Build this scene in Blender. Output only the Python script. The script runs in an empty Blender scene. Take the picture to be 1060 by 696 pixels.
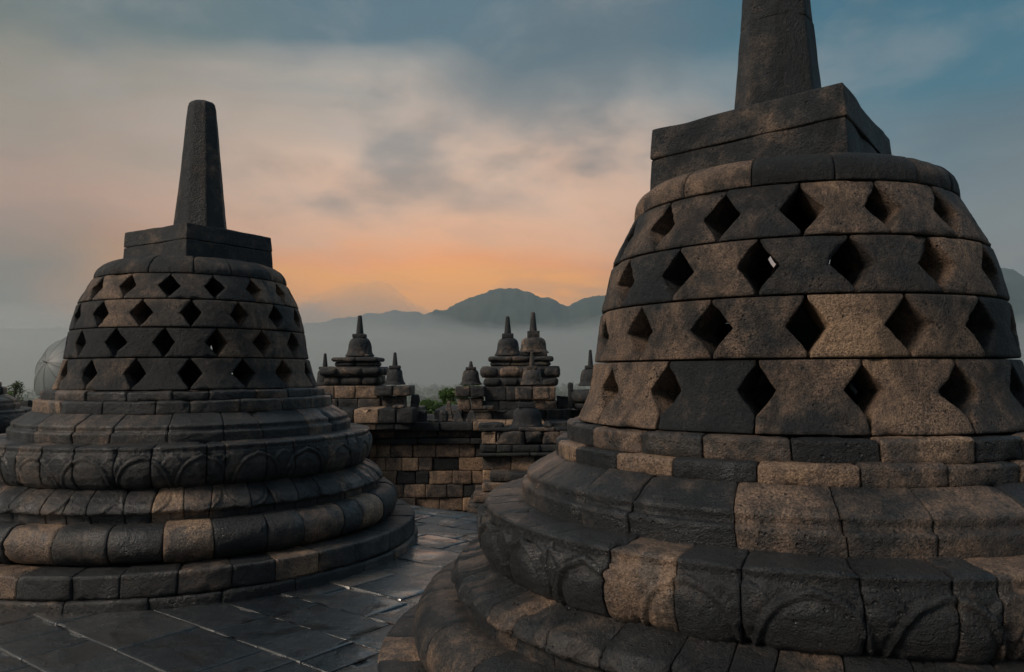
import bpy, math, random
import numpy as np

R = math.radians
C = bpy.context.scene.collection
scn = bpy.context.scene
rnd = random.Random(7)

# ------------------------------------------------------------------ camera
cam_d = bpy.data.cameras.new('camera')
cam = bpy.data.objects.new('camera', cam_d); C.objects.link(cam)
cam_d.sensor_width = 36.0
cam_d.lens = 798.5 / 1060 * 36
cam_d.clip_start = 0.05; cam_d.clip_end = 40000
cam.location = (0, 0, 1.5)
PITCH = 0.0471425
from mathutils import Matrix, Euler, Vector
cam.rotation_euler = (Matrix.Rotation(R(90) + PITCH, 3, 'X') @ Matrix.Rotation(-0.0056, 3, 'Z')).to_euler()
scn.camera = cam
scn.render.resolution_x = 1024; scn.render.resolution_y = 672

# ------------------------------------------------------------------ view
scn.view_settings.view_transform = 'Standard'
scn.view_settings.look = 'None'
scn.view_settings.exposure = 0.0
scn.view_settings.gamma = 1.0

# ------------------------------------------------------------------ world
SUN_EL, SUN_AZ = R(9), R(-4)            # azimuth measured from +Y towards +X
world = bpy.data.worlds.new('World'); scn.world = world
world.use_nodes = True


class NT:
    """tiny helper for writing node graphs"""
    def __init__(s, tree):
        s.t = tree; s.n = tree.nodes; s.l = tree.links

    def node(s, kind, **kw):
        n = s.n.new(kind)
        for k, v in kw.items():
            setattr(n, k, v)
        return n

    def put(s, sock, v):
        if v is None: return
        if isinstance(v, bpy.types.NodeSocket): s.l.new(v, sock)
        else:
            if isinstance(v, (tuple, list)) and len(v) == 3 and sock.type == 'RGBA': v = (*v, 1)
            sock.default_value = v

    def math(s, op, a, b=None, c=None, clamp=False):
        n = s.node('ShaderNodeMath', operation=op, use_clamp=clamp)
        for i, v in enumerate((a, b, c)): s.put(n.inputs[i], v)
        return n.outputs[0]

    def mix(s, f, a, b, mode='MIX'):
        n = s.node('ShaderNodeMix', data_type='RGBA', blend_type=mode)
        s.put(n.inputs[0], f); s.put(n.inputs[6], a); s.put(n.inputs[7], b)
        return n.outputs[2]

    def rng(s, v, a, b, c=0.0, d=1.0, smooth=False):
        n = s.node('ShaderNodeMapRange', interpolation_type='SMOOTHSTEP' if smooth else 'LINEAR')
        for i, q in enumerate((v, a, b, c, d)): s.put(n.inputs[i], q)
        return n.outputs[0]

    def noise(s, vec, scale, detail=4, rough=.55, dist=0.0):
        n = s.node('ShaderNodeTexNoise')
        s.put(n.inputs['Vector'], vec); s.put(n.inputs['Scale'], scale)
        s.put(n.inputs['Detail'], detail); s.put(n.inputs['Roughness'], rough); s.put(n.inputs['Distortion'], dist)
        return n.outputs[0]

    def ramp(s, v, stops, interp='LINEAR'):
        n = s.node('ShaderNodeValToRGB'); n.color_ramp.interpolation = interp
        e = n.color_ramp.elements
        while len(e) < len(stops): e.new(0.5)
        for q, (p, c) in zip(e, stops):
            q.position = p; q.color = (*c, 1) if len(c) == 3 else c
        s.put(n.inputs[0], v)
        return n.outputs[0]

    def comb(s, x, y, z):
        n = s.node('ShaderNodeCombineXYZ')
        for i, v in enumerate((x, y, z)): s.put(n.inputs[i], v)
        return n.outputs[0]


def lin(r, g, b):
    f = lambda v: (v / 255 / 12.92) if v / 255 <= .04045 else ((v / 255 + .055) / 1.055) ** 2.4
    return (f(r), f(g), f(b))


def build_world():
    N = NT(world.node_tree); N.n.clear()
    tc = N.node('ShaderNodeTexCoord').outputs['Generated']
    sp = N.node('ShaderNodeSeparateXYZ'); N.l.new(tc, sp.inputs[0])
    x, y, z = sp.outputs
    az = N.math('ARCTAN2', x, y)                       # 0 ahead, + right
    el = N.math('ARCSINE', z)
    # clouds: softly warped fields
    den = N.math('ADD', N.math('ABSOLUTE', z), .22)
    cv = N.comb(N.math('DIVIDE', x, den), N.math('DIVIDE', y, den), 0.0)
    c1 = N.noise(cv, .9, 6, .55, .25)
    c2 = N.noise(N.comb(N.math('MULTIPLY', az, 2.2), N.math('MULTIPLY', el, 5.5), 3.7), 1.3, 5, .5, .4)
    wob = N.math('MULTIPLY', N.math('SUBTRACT', c2, .5), .30)
    elw = N.math('DIVIDE', N.math('ADD', el, N.math('MULTIPLY', wob, .55)), R(50))
    azw = N.math('ADD', az, N.math('MULTIPLY', N.math('SUBTRACT', c1, .5), .7))
    left = N.ramp(elw, [(0, lin(104, 98, 90)), (.10, lin(116, 106, 96)), (.24, lin(168, 136, 120)),
                        (.34, lin(146, 134, 122)), (.46, lin(92, 106, 102)), (1, lin(66, 90, 92))])
    mid = N.ramp(elw, [(0, lin(255, 156, 58)), (.135, lin(255, 166, 70)), (.16, lin(252, 160, 88)), (.205, lin(232, 172, 132)), (.31, lin(212, 180, 158)),
                       (.385, lin(160, 154, 148)), (.45, lin(78, 106, 120)), (1, lin(58, 94, 118))])
    right = N.ramp(elw, [(0, lin(130, 126, 124)), (.14, lin(122, 126, 126)), (.28, lin(96, 116, 126)),
                         (.38, lin(62, 106, 124)), (.52, lin(36, 92, 114)), (1, lin(36, 90, 116))])
    back = N.ramp(N.math('DIVIDE', el, R(90)), [(0, lin(58, 66, 76)), (.3, lin(84, 92, 102)), (1, lin(120, 130, 140))])
    f1 = N.rng(azw, R(-36), R(-8), 0, 1, True)
    f2 = N.rng(azw, R(2), R(24), 0, 1, True)
    col = N.mix(f2, N.mix(f1, left, mid), right)
    # grey cloud bodies and brighter veils
    up = N.rng(el, R(6), R(16), 0, 1, True)
    cm = N.math('MULTIPLY', N.rng(c1, .47, .60, 0, .70, True), up)
    col = N.mix(cm, col, lin(86, 102, 112))
    c3 = N.noise(cv, 2.1, 8, .6, .25)
    vm = N.math('MULTIPLY', N.rng(c3, .5, .68, 0, .26, True), up)
    col = N.mix(vm, col, lin(160, 156, 154))
    dm = N.math('MULTIPLY', N.rng(c3, .5, .32, 0, .28, True), up)
    col = N.mix(dm, col, lin(72, 86, 94))
    # low cloud bank in front of the glow
    lb = N.noise(N.comb(N.math('MULTIPLY', az, 5.0), N.math('MULTIPLY', el, 16.0), 9.1), 1.0, 6, .55, .5)
    lm = N.math('MULTIPLY', N.rng(lb, .5, .62, 0, .5, True), N.rng(el, R(9), R(4), 0, 1, True))
    col = N.mix(lm, col, lin(150, 124, 116))
    fb = N.rng(N.math('ABSOLUTE', az), R(55), R(110), 0, 1, True)
    col = N.mix(fb, col, back)
    hi = N.rng(el, R(38), R(70), 0, 1, True)
    col = N.mix(hi, col, lin(126, 140, 152))
    sky = N.node('ShaderNodeTexSky', sky_type='NISHITA', sun_disc=False)
    sky.sun_elevation = SUN_EL; sky.sun_rotation = SUN_AZ
    b1 = N.node('ShaderNodeBackground'); N.put(b1.inputs[0], sky.outputs[0])
    b2 = N.node('ShaderNodeBackground'); N.put(b2.inputs[0], col); b2.inputs[1].default_value = 1.25
    # the cloud cover hides nearly all of the clear sky above it
    add = N.node('ShaderNodeMixShader'); add.inputs[0].default_value = .97
    N.l.new(b1.outputs[0], add.inputs[1]); N.l.new(b2.outputs[0], add.inputs[2])
    out = N.node('ShaderNodeOutputWorld'); N.l.new(add.outputs[0], out.inputs[0])
    b1.inputs[1].default_value = SKY_STRENGTH


SKY_STRENGTH = 0.05
build_world()

# ------------------------------------------------------------------ sun (soft warm fill from behind-left, added to light camera-facing stone)
sd = bpy.data.lights.new('fill_sun', 'SUN'); sd.energy = 2.5; sd.angle = R(20); sd.color = (1, .85, .70)
fill_sun = bpy.data.objects.new('fill_sun', sd); C.objects.link(fill_sun)
LAZ, LEL = R(-114), R(36)
sdir = Vector((math.sin(LAZ) * math.cos(LEL), math.cos(LAZ) * math.cos(LEL), math.sin(LEL)))
fill_sun.rotation_euler = sdir.to_track_quat('Z', 'Y').to_euler()

# ================================================================== numpy noise

def _h(ix, iy, iz):
    h = (ix.astype(np.uint32) * np.uint32(374761393)) ^ (iy.astype(np.uint32) * np.uint32(668265263)) ^ (iz.astype(np.uint32) * np.uint32(2246822519))
    h = (h ^ (h >> np.uint32(13))) * np.uint32(1274126177)
    h = h ^ (h >> np.uint32(16))
    return (h & np.uint32(0xFFFFFF)).astype(np.float64) / 0xFFFFFF


def vnoise(P):
    P = P + 1000.0
    i = np.floor(P).astype(np.int64); f = P - i
    u = f * f * (3 - 2 * f)
    out = 0
    for dx in (0, 1):
        wx = u[..., 0] if dx else 1 - u[..., 0]
        for dy in (0, 1):
            wy = u[..., 1] if dy else 1 - u[..., 1]
            for dz in (0, 1):
                wz = u[..., 2] if dz else 1 - u[..., 2]
                out = out + wx * wy * wz * _h(i[..., 0] + dx, i[..., 1] + dy, i[..., 2] + dz)
    return out * 2 - 1


def fbm(P, freq, oct=3, gain=.5):
    a, s, t = 1.0, 0, 0
    for k in range(oct):
        s = s + a * vnoise(P * freq + 17.3 * k); t += a
        a *= gain; freq *= 2.1
    return s / t


# ================================================================== mesh bag
class Bag:
    def __init__(s):
        s.v = []; s.f = []; s.t = []; s.n = 0

    def add(s, v, f, tone):
        v = np.asarray(v, float).reshape(-1, 3)
        s.v.append(v); s.f.append(np.asarray(f, int) + s.n)
        s.t.append(np.full(len(v), tone) if np.isscalar(tone) else tone)
        s.n += len(v)

    def build(s, name, mat, parent=None, label=None, smooth=True, loc=None, **props):
        me = bpy.data.meshes.new(name)
        V = np.concatenate(s.v)
        quads = [f for f in s.f if f.shape[1] == 4]; tris = [f for f in s.f if f.shape[1] == 3]
        me.vertices.add(len(V)); me.vertices.foreach_set('co', V.ravel())
        nq = sum(len(f) for f in quads); nt = sum(len(f) for f in tris)
        idx = np.concatenate([f.ravel() for f in quads] + [f.ravel() for f in tris])
        me.loops.add(len(idx)); me.loops.foreach_set('vertex_index', idx)
        me.polygons.add(nq + nt)
        st = np.concatenate([np.arange(nq) * 4, nq * 4 + np.arange(nt) * 3])
        me.polygons.foreach_set('loop_start', st)
        me.polygons.foreach_set('loop_total', np.concatenate([np.full(nq, 4), np.full(nt, 3)]))
        me.update(calc_edges=True); me.validate()
        if smooth: me.shade_smooth()
        a = me.attributes.new('tone', 'FLOAT', 'POINT'); a.data.foreach_set('value', np.concatenate(s.t))
        me.materials.append(mat)
        o = bpy.data.objects.new(name, me); C.objects.link(o)
        if parent is not None: o.parent = parent
        if loc is not None: o.location = loc
        if label: o['label'] = label
        for k, q in props.items(): o[k] = q
        return o


def grid_faces(m, k, flip=False):
    i = np.arange(m - 1)[:, None] * k + np.arange(k - 1)[None, :]
    i = i.ravel()
    f = np.stack([i, i + 1, i + k + 1, i + k], 1)
    return f[:, ::-1] if flip else f


def thing(name, loc, label, cat, group=None, rz=0.0):
    o = bpy.data.objects.new(name, None); C.objects.link(o)
    o.empty_display_size = .3
    o.location = loc; o.rotation_euler = (0, 0, rz)
    o['label'] = label; o['category'] = cat
    if group: o['group'] = group
    return o


# ---- generic rounded, worn box ------------------------------------------------
_tpl = {}


def box_tpl(n):
    """closed cube grid, n = cells per axis; returns unit coords in [-1,1] index form and quads"""
    if n in _tpl: return _tpl[n]
    nx, ny, nz = n
    ids = {}; V = []; F = []

    def vid(a):
        if a not in ids: ids[a] = len(V); V.append(a)
        return ids[a]
    for ax, (m1, m2) in ((0, (ny, nz)), (1, (nx, nz)), (2, (nx, ny))):
        for side in (0, n[ax]):
            for i in range(m1):
                for j in range(m2):
                    q = []
                    for (a, b) in ((i, j), (i + 1, j), (i + 1, j + 1), (i, j + 1)):
                        c = [a, b]; c.insert(ax, side); q.append(vid(tuple(c)))
                    if (side == 0) != (ax == 1): q = q[::-1]
                    F.append(q)
    _tpl[n] = (np.array(V), np.array(F))
    return _tpl[n]


def axis_coords(n, half, edge):
    edge = min(edge, half * .45)
    if n <= 1: return np.array([-half, half])
    if n == 2: return np.array([-half, 0, half])
    inner = np.linspace(-half + edge, half - edge, n - 1)
    return np.concatenate([[-half], inner, [half]])


def wbox(bag, c, size, tone, n=(6, 4, 4), rad=.012, amp=.004, freq=9, rz=0.0, tilt=(0, 0), taper=1.0, seed=0.0):
    V, F = box_tpl(n)
    h = np.array(size) / 2
    co = [axis_coords(n[k], h[k], rad) for k in range(3)]
    P = np.stack([co[k][V[:, k]] for k in range(3)], 1)
    r = min(rad, h.min() * .9)
    inn = np.clip(P, -(h - r), h - r); d = P - inn
    L = np.linalg.norm(d, axis=1, keepdims=True)
    dirn = d / np.maximum(L, 1e-9)
    P = inn + dirn * np.minimum(L, r)
    if taper != 1.0:
        s = 1 + (taper - 1) * (P[:, 2:3] / (2 * h[2]) + .5)
        P[:, :2] = P[:, :2] * s
    off = np.array([seed * 3.1 + c[0] * 5, c[1] * 5, c[2] * 5])
    ns = fbm(P + off, freq, 3)
    wear = np.clip(fbm(P + off + 50, freq * .5, 2), 0, 1) * (L[:, 0] > r * .6)
    Q = P / np.maximum(h, 1e-6); Q = Q / np.linalg.norm(Q, axis=1, keepdims=True)
    nrm = np.where(L > 1e-6, dirn, 0)
    P = P + nrm * (ns * amp - wear * amp * 3)[:, None]
    cx, sx = math.cos(tilt[0]), math.sin(tilt[0]); cy, sy = math.cos(tilt[1]), math.sin(tilt[1])
    y, z = P[:, 1] * cx - P[:, 2] * sx, P[:, 1] * sx + P[:, 2] * cx
    x, z = P[:, 0] * cy + z * sy, -P[:, 0] * sy + z * cy
    cr, sr = math.cos(rz), math.sin(rz)
    P = np.stack([x * cr - y * sr, x * sr + y * cr, z], 1) + np.array(c)
    bag.add(P, F, tone)


# ---- stones of a round course --------------------------------------------------

def resample(prof, res):
    pts = [prof[0]]
    for a, b in zip(prof[:-1], prof[1:]):
        L = math.hypot(b[0] - a[0], b[1] - a[1]); k = max(1, int(round(L / res)))
        for i in range(1, k + 1):
            pts.append((a[0] + (b[0] - a[0]) * i / k, a[1] + (b[1] - a[1]) * i / k))
    return np.array(pts, float)


def smooth_prof(prof, it=1):
    P = [np.array(p, float) for p in prof]
    for _ in range(it):
        Q = [P[0]]
        for a, b in zip(P[:-1], P[1:]):
            Q += [a * .75 + b * .25, a * .25 + b * .75]
        Q.append(P[-1]); P = Q
    return [tuple(p) for p in P]


def ring(bag, prof, n, rng, tone, res=.014, ares=None, gap=.0022, skirt=.05, amp=.004, freq=10, disp=None,
         edge=.011, depth=.0065, slant=.012, jit=.18, push=.004, phase=0.0, fixed=None, chip=.012):
    prof = resample(prof, res); M = len(prof)
    t = np.gradient(prof, axis=0); t /= np.linalg.norm(t, axis=1, keepdims=True)
    nr = np.stack([t[:, 1], -t[:, 0]], 1)
    sl = np.concatenate([[0], np.cumsum(np.linalg.norm(np.diff(prof, axis=0), axis=1))]); S = sl[-1]
    rm = prof[:, 0].max(); step = 2 * math.pi / n
    J = [phase + step * (i + jit * (rng.random() - .5) * 2) for i in range(n)]; J.append(J[0] + 2 * math.pi)
    sls = [slant * (rng.random() - .5) * 2 / rm for _ in range(n)]; sls.append(sls[0])
    ares = ares or res
    for b in range(n):
        a0, a1 = J[b], J[b + 1]
        W = (a1 - a0) * rm - 2 * gap
        k = max(4, int(W / ares))
        e = [0, .003, .009, .018]
        e = [q for q in e if q < W * .3]
        u = np.concatenate([e, np.linspace(e[-1], W - e[-1], k)[1:-1], [W - q for q in e[::-1]]])
        K = len(u)
        s01 = (sl / S)[:, None]
        w0 = sls[b] * (s01 - .5) * 2 + vnoise(np.stack([s01 * 3, s01 * 0 + b * 7.7 + rm, s01 * 0], -1)) * .004 / rm
        w1 = sls[(b + 1) % n] * (s01 - .5) * 2 + vnoise(np.stack([s01 * 3, s01 * 0 + ((b + 1) % n) * 7.7 + rm, s01 * 0], -1)) * .004 / rm
        A0 = a0 + w0 + gap / rm; A1 = a1 + w1 - gap / rm
        th = A0 + (A1 - A0) * (u / W)[None, :]
        r = np.repeat(prof[:, 0:1], K, 1); z = np.repeat(prof[:, 1:2], K, 1)
        P = np.stack([r * np.cos(th), r * np.sin(th), z], -1)
        dE = np.minimum(u, W - u)[None, :] + 0 * th
        dS = np.minimum(sl, S - sl)[:, None] + 0 * th
        d = fbm(P + b * 1.7, freq, 3) * amp
        d = d + fbm(P * np.array([1, 1, 1.6]) + b, 34, 2) * amp * .55
        lo = fbm(P + b * 3.1 + 9, 3.2, 2)
        ed = edge * (1 + .6 * lo)
        d = d - depth * np.clip(1 - dE / ed, 0, 1) ** 2 - depth * .5 * np.clip(1 - dS / (edge * .7), 0, 1) ** 2
        ch = np.clip(fbm(P + 40, 7, 3) - .12, 0, 1) * np.clip(1 - np.minimum(dE, dS + .01) / .05, 0, 1)
        d = d - ch * chip * 3.6
        if disp is not None: d = d + disp(th, s01 + 0 * th, P)
        d = d + push * (rng.random() - .5) * 2
        rr = r + nr[:, 0:1] * d; zz = z + nr[:, 1:2] * d
        # pad with skirts
        def pad(a): return np.pad(a, 1, mode='edge')
        rr, zz, tt = pad(rr), pad(zz), pad(th)
        m = np.ones_like(rr, bool); m[1:-1, 1:-1] = False
        nr0 = np.pad(np.repeat(nr[:, 0:1], K, 1), 1, mode='edge'); nr1 = np.pad(np.repeat(nr[:, 1:2], K, 1), 1, mode='edge')
        rr = np.where(m, rr - nr0 * skirt, rr); zz = np.where(m, zz - nr1 * skirt * .6, zz)
        V = np.stack([rr * np.cos(tt), rr * np.sin(tt), zz], -1)
        bag.add(V, grid_faces(M + 2, K + 2, False), tone(b, (a0 + a1) / 2))


def lathe(bag, prof, n, tone, amp=0.0, freq=6, cap=False, lobes=0):
    prof = np.array(prof, float); M = len(prof)
    th = np.linspace(0, 2 * math.pi, n + 1)[:-1]
    V = np.stack([prof[:, 0:1] * np.cos(th), prof[:, 0:1] * np.sin(th), prof[:, 1:2] + 0 * th], -1)
    if amp:
        d = fbm(V + prof[0, 0] * 7, freq, 3) * amp
        V[..., 0] += np.cos(th) * d; V[..., 1] += np.sin(th) * d; V[..., 2] += d * .4
    i = np.arange(M - 1)[:, None] * n; j = np.arange(n)[None, :]; j2 = (j + 1) % n
    F = np.stack([i + j, i + j2, i + n + j2, i + n + j], -1).reshape(-1, 4)
    bag.add(V, F, tone)
    if cap:
        c = len(bag.v[-1]); V2 = np.array([[0, 0, prof[-1, 1]]])
        last = V[-1]
        k = np.arange(n)
        bag.add(np.concatenate([last, V2]), np.stack([k, (k + 1) % n, k * 0 + n], 1), tone)


# ---- one hollow bell course of hourglass stones with diamond openings ----------

def bell_course(bag, rfun, z0, z1, n, phase, rng, tone, res=.014, hd=.088, hh=.475, thick=.2, amp=.0035, top_apex=.5):
    """phase = azimuth of a hole centre"""
    Hh = z1 - z0; g = .0038
    step = 2 * math.pi / n
    M = max(16, int(Hh / res)) | 1
    v = np.linspace(0, 1, M)
    e = [0, .015, .04]
    v = np.concatenate([e, np.linspace(e[-1], 1 - e[-1], M)[1:-1], [1 - q for q in e[::-1]]]); M = len(v)
    hole = [dict(w=hd * (1 + .22 * (rng.random() - .5)), c=top_apex + .04 * (rng.random() - .5), h=hh * (1 + .06 * (rng.random() - .5)), sk=.008 * (rng.random() - .5)) for _ in range(n)]
    for b in range(n):
        aL, aR = phase + step * b, phase + step * (b + 1)
        rmid = float(rfun((z0 + z1) / 2))
        W = step * rmid

        def half(h, vv):
            x = np.abs(vv - h['c']) / h['h']
            return h['w'] * np.clip(1 - x, 0, 1)
        hl, hr = hole[b], hole[(b + 1) % n]
        L = half(hl, v) + g + vnoise(np.stack([v * 5, v * 0 + b * 3.3, v * 0 + z0 * 9], -1)) * .006 + np.abs(vnoise(np.stack([v * 14, v * 0 + b * 3.9, v * 0 + z0 * 9], -1))) * .005
        Rr = half(hr, v) + g + vnoise(np.stack([v * 5, v * 0 + b * 5.3 + 70, v * 0 + z0 * 9], -1)) * .006 + np.abs(vnoise(np.stack([v * 14, v * 0 + b * 7.9, v * 0 + z0 * 9], -1))) * .005
        k = max(8, int(W / res))
        uu = np.concatenate([[0, .012, .035, .07], np.linspace(.07, .93, k)[1:-1], [.93, .965, .988, 1]]); K = len(uu)
        x0 = L[:, None]; x1 = W - Rr[:, None]
        xs = x0 + (x1 - x0) * uu[None, :]
        th = aL + xs / W * (aR - aL)
        z = (z0 + g) + (Hh - 2 * g) * v[:, None] + 0 * xs
        r = rfun(z)
        P = np.stack([r * np.cos(th), r * np.sin(th), z], -1)
        dE = np.minimum(xs - x0, x1 - xs)
        dS = np.minimum(v, 1 - v)[:, None] * Hh + 0 * xs
        d = fbm(P + b * 2.3, 14, 3) * amp + fbm(P + b, 4, 2) * .006 + fbm(P + b, 36, 2) * .0022
        lo = fbm(P + b * 3.1 + 9, 4, 2)
        d = d - .007 * np.clip(1 - dE / (.012 * (1 + .5 * lo)), 0, 1) ** 2 - .007 * np.clip(1 - dS / .012, 0, 1) ** 2
        chm = np.clip(fbm(P + 40, 8, 3) - .2, 0, 1) * np.clip(1 - np.minimum(dE, dS) / .03, 0, 1)
        d = d - chm * .055 + (rng.random() - .5) * .007
        rr = r + d
        # rings of depth: outer surface, then walls inwards, then the inner face
        lay = [rr, ]
        O = np.stack([rr * np.cos(th), rr * np.sin(th), z], -1)
        ri = r - thick
        bulge = .0
        I = np.stack([ri * np.cos(th), ri * np.sin(th), z - .01], -1)
        nV = M * K
        F = [grid_faces(M, K, False)]
        # boundary loop
        loop = [(0, j) for j in range(K)] + [(i, K - 1) for i in range(1, M)] + [(M - 1, j) for j in range(K - 2, -1, -1)] + [(i, 0) for i in range(M - 2, 0, -1)]
        li = np.array([a * K + q for a, q in loop]); nl = len(li)
        Of, If = O.reshape(-1, 3), I.reshape(-1, 3)
        rowsV = []
        ks = [.06, .2, .4, .6, .8]
        for s in ks:
            Q = Of[li] * (1 - s) + If[li] * s
            q = fbm(Q + 5, 12, 2) * .006
            cen = Of.mean(0) * (1 - s) + If.mean(0) * s
            dd = Q - cen; dd /= np.linalg.norm(dd, axis=1, keepdims=True)
            rowsV.append(Q + dd * (q[:, None] - .003))
        Vv = np.concatenate([Of] + rowsV + [If])
        prev = li
        jj = np.arange(nl); j2 = (jj + 1) % nl
        for s in range(len(ks)):
            cur = nV + s * nl + jj
            F.append(np.stack([prev[jj], cur[jj], cur[j2], prev[j2]], 1)[:, ::-1][:, ::-1])
            prev = cur
        base = nV + len(ks) * nl
        cur = base + li
        F.append(np.stack([prev[jj], cur[jj], cur[j2], prev[j2]], 1))
        F.append(grid_faces(M, K, True) + base)
        bag.add(Vv, np.concatenate(F), tone(b, (aL + aR) / 2))


# ================================================================== materials

def stone_mat(name, wet=.35, stops=None, bump=.5, moss=.0, fine=1.0, stain=.85, coat=0.0):
    m = bpy.data.materials.new(name); m.use_nodes = True
    N = NT(m.node_tree); N.n.clear()
    geo = N.node('ShaderNodeTexCoord').outputs['Object']
    tone = N.node('ShaderNodeAttribute', attribute_name='tone').outputs['Fac']
    stops = stops or [(0, (.007, .009, .012)), (.27, (.018, .021, .024)), (.45, (.068, .054, .045)), (.66, (.205, .138, .098)), (1, (.40, .262, .165))]
    n1 = N.noise(geo, 2.6, 5, .6)
    n2 = N.noise(geo, 11, 6, .65)
    n3 = N.noise(geo, 38 * fine, 6, .75)
    n4 = N.noise(geo, 110 * fine, 3, .7)
    t = N.math('ADD', tone, N.math('MULTIPLY', N.math('SUBTRACT', n1, .5), 1.25))
    t = N.math('ADD', t, N.math('MULTIPLY', N.math('SUBTRACT', n2, .5), .95))
    base = N.ramp(t, stops)
    # mineral grains, stronger on the fresher stone
    n5 = N.noise(geo, 4.6, 4, .6)
    g = N.rng(n4, .38, .64, .40, 1.7)
    g = N.math('ADD', 1.0, N.math('MULTIPLY', N.math('SUBTRACT', g, 1.0), N.rng(n5, .35, .65, .40, 1.2)))
    base = N.mix(1.0, base, N.comb(g, g, g), 'MULTIPLY')
    por = N.rng(n3, .32, .47, .28, 1.05, True)
    por = N.math('ADD', 1.0, N.math('MULTIPLY', N.math('SUBTRACT', por, 1.0), N.rng(n5, .62, .4, .15, 1.0)))
    base = N.mix(1.0, base, N.comb(por, por, por), 'MULTIPLY')
    # scattered holes of the lava stone
    vh = N.node('ShaderNodeTexVoronoi'); N.put(vh.inputs['Vector'], geo); vh.inputs['Scale'].default_value = 26 * fine
    hole = N.math('MULTIPLY', N.rng(vh.outputs['Distance'], .10, .20, 1, 0, True), N.rng(n5, .48, .56, 0, 1, True))
    base = N.mix(N.math('MULTIPLY', hole, .8), base, (.012, .012, .012))
    # water-dark crust in running patches that ignore the joints
    mp = N.node('ShaderNodeMapping'); N.put(mp.inputs[0], geo); mp.inputs['Scale'].default_value = (1.0, 1.0, .55)
    st = N.noise(mp.outputs[0], 3.1, 8, .68, .8)
    sf = N.rng(st, .50, .60, 0, stain, True)
    base = N.mix(sf, base, N.mix(1.0, base, (.26, .29, .33), 'MULTIPLY'))
    # pale lichen
    li = N.noise(geo, 17, 5, .72)
    lf = N.math('MULTIPLY', N.rng(li, .60, .70, 0, .38, True), N.rng(N.noise(geo, 1.9, 3, .5), .48, .60, 0, 1))
    base = N.mix(lf, base, (.20, .185, .155))
    if moss:
        mo = N.rng(N.noise(geo, 5.3, 6, .7), .56, .70, 0, moss, True)
        base = N.mix(mo, base, (.050, .062, .018))
    vor = N.node('ShaderNodeTexVoronoi'); N.put(vor.inputs['Vector'], geo); vor.inputs['Scale'].default_value = 75 * fine
    pit = N.rng(vor.outputs['Distance'], .0, .32, 0, 1, True)
    h = N.math('ADD', N.math('MULTIPLY', n2, .35), N.math('MULTIPLY', n3, .55))
    h = N.math('ADD', h, N.math('MULTIPLY', n4, .22))
    h = N.math('ADD', h, N.math('MULTIPLY', pit, .12))
    h = N.math('SUBTRACT', h, N.math('MULTIPLY', hole, .35))
    bp = N.node('ShaderNodeBump'); bp.inputs['Strength'].default_value = bump; bp.inputs['Distance'].default_value = .05
    N.put(bp.inputs['Height'], h)
    rough = N.rng(N.math('SUBTRACT', n1, N.math('MULTIPLY', sf, wet * .45)), .25, .65, .70 - wet, .84 - wet * .5)
    b = N.node('ShaderNodeBsdfPrincipled')
    N.put(b.inputs['Base Color'], base); N.put(b.inputs['Roughness'], rough); N.put(b.inputs['Normal'], bp.outputs[0])
    b.inputs['Specular IOR Level'].default_value = .5
    if coat:
        N.put(b.inputs['Coat Weight'], N.rng(N.math('ADD', sf, n1), .4, 1.2, coat * .3, coat))
        b.inputs['Coat Roughness'].default_value = .27
        b2 = N.node('ShaderNodeBump'); b2.inputs['Strength'].default_value = .6; b2.inputs['Distance'].default_value = .02
        N.put(b2.inputs['Height'], h); N.put(b.inputs['Coat Normal'], b2.outputs[0])
    o = N.node('ShaderNodeOutputMaterial'); N.l.new(b.outputs[0], o.inputs[0])
    return m


def floor_mat():
    m = bpy.data.materials.new('wet_paving'); m.use_nodes = True
    N = NT(m.node_tree); N.n.clear()
    geo = N.node('ShaderNodeTexCoord').outputs['Object']
    tone = N.node('ShaderNodeAttribute', attribute_name='tone').outputs['Fac']
    n1 = N.noise(geo, 1.3, 5, .6); n2 = N.noise(geo, 9, 7, .68); n3 = N.noise(geo, 70, 5, .7)
    t = N.math('ADD', tone, N.math('MULTIPLY', N.math('SUBTRACT', n2, .5), .8))
    base = N.ramp(t, [(0, (.016, .020, .024)), (.4, (.036, .040, .043)), (.7, (.072, .068, .063)), (1, (.14, .112, .088))])
    g = N.rng(n3, .35, .65, .7, 1.3); base = N.mix(1.0, base, N.comb(g, g, g), 'MULTIPLY')
    pud = N.rng(N.noise(geo, 1.9, 6, .62, .4), .46, .64, 0, 1, True)
    base = N.mix(N.math('MULTIPLY', pud, .55), base, (.018, .019, .020))
    rough = N.rng(pud, 0, 1, N.rng(n2, .3, .7, .14, .36), .05)
    h = N.math('ADD', N.math('MULTIPLY', n2, .9), N.math('MULTIPLY', n3, .55))
    h = N.math('MULTIPLY', h, N.math('SUBTRACT', 1.0, N.math('MULTIPLY', pud, .86)))
    bp = N.node('ShaderNodeBump'); bp.inputs['Strength'].default_value = .8; bp.inputs['Distance'].default_value = .016
    N.put(bp.inputs['Height'], h)
    b = N.node('ShaderNodeBsdfPrincipled')
    N.put(b.inputs['Base Color'], base); N.put(b.inputs['Roughness'], rough); N.put(b.inputs['Normal'], bp.outputs[0])
    N.put(b.inputs['Coat Weight'], N.rng(pud, 0, 1, .85, 1.0))
    N.put(b.inputs['Coat Roughness'], N.rng(pud, 0, 1, .34, .16))
    b2 = N.node('ShaderNodeBump'); b2.inputs['Strength'].default_value = .5; b2.inputs['Distance'].default_value = .006
    N.put(b2.inputs['Height'], h); N.put(b.inputs['Coat Normal'], b2.outputs[0])
    o = N.node('ShaderNodeOutputMaterial'); N.l.new(b.outputs[0], o.inputs[0])
    return m


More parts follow.
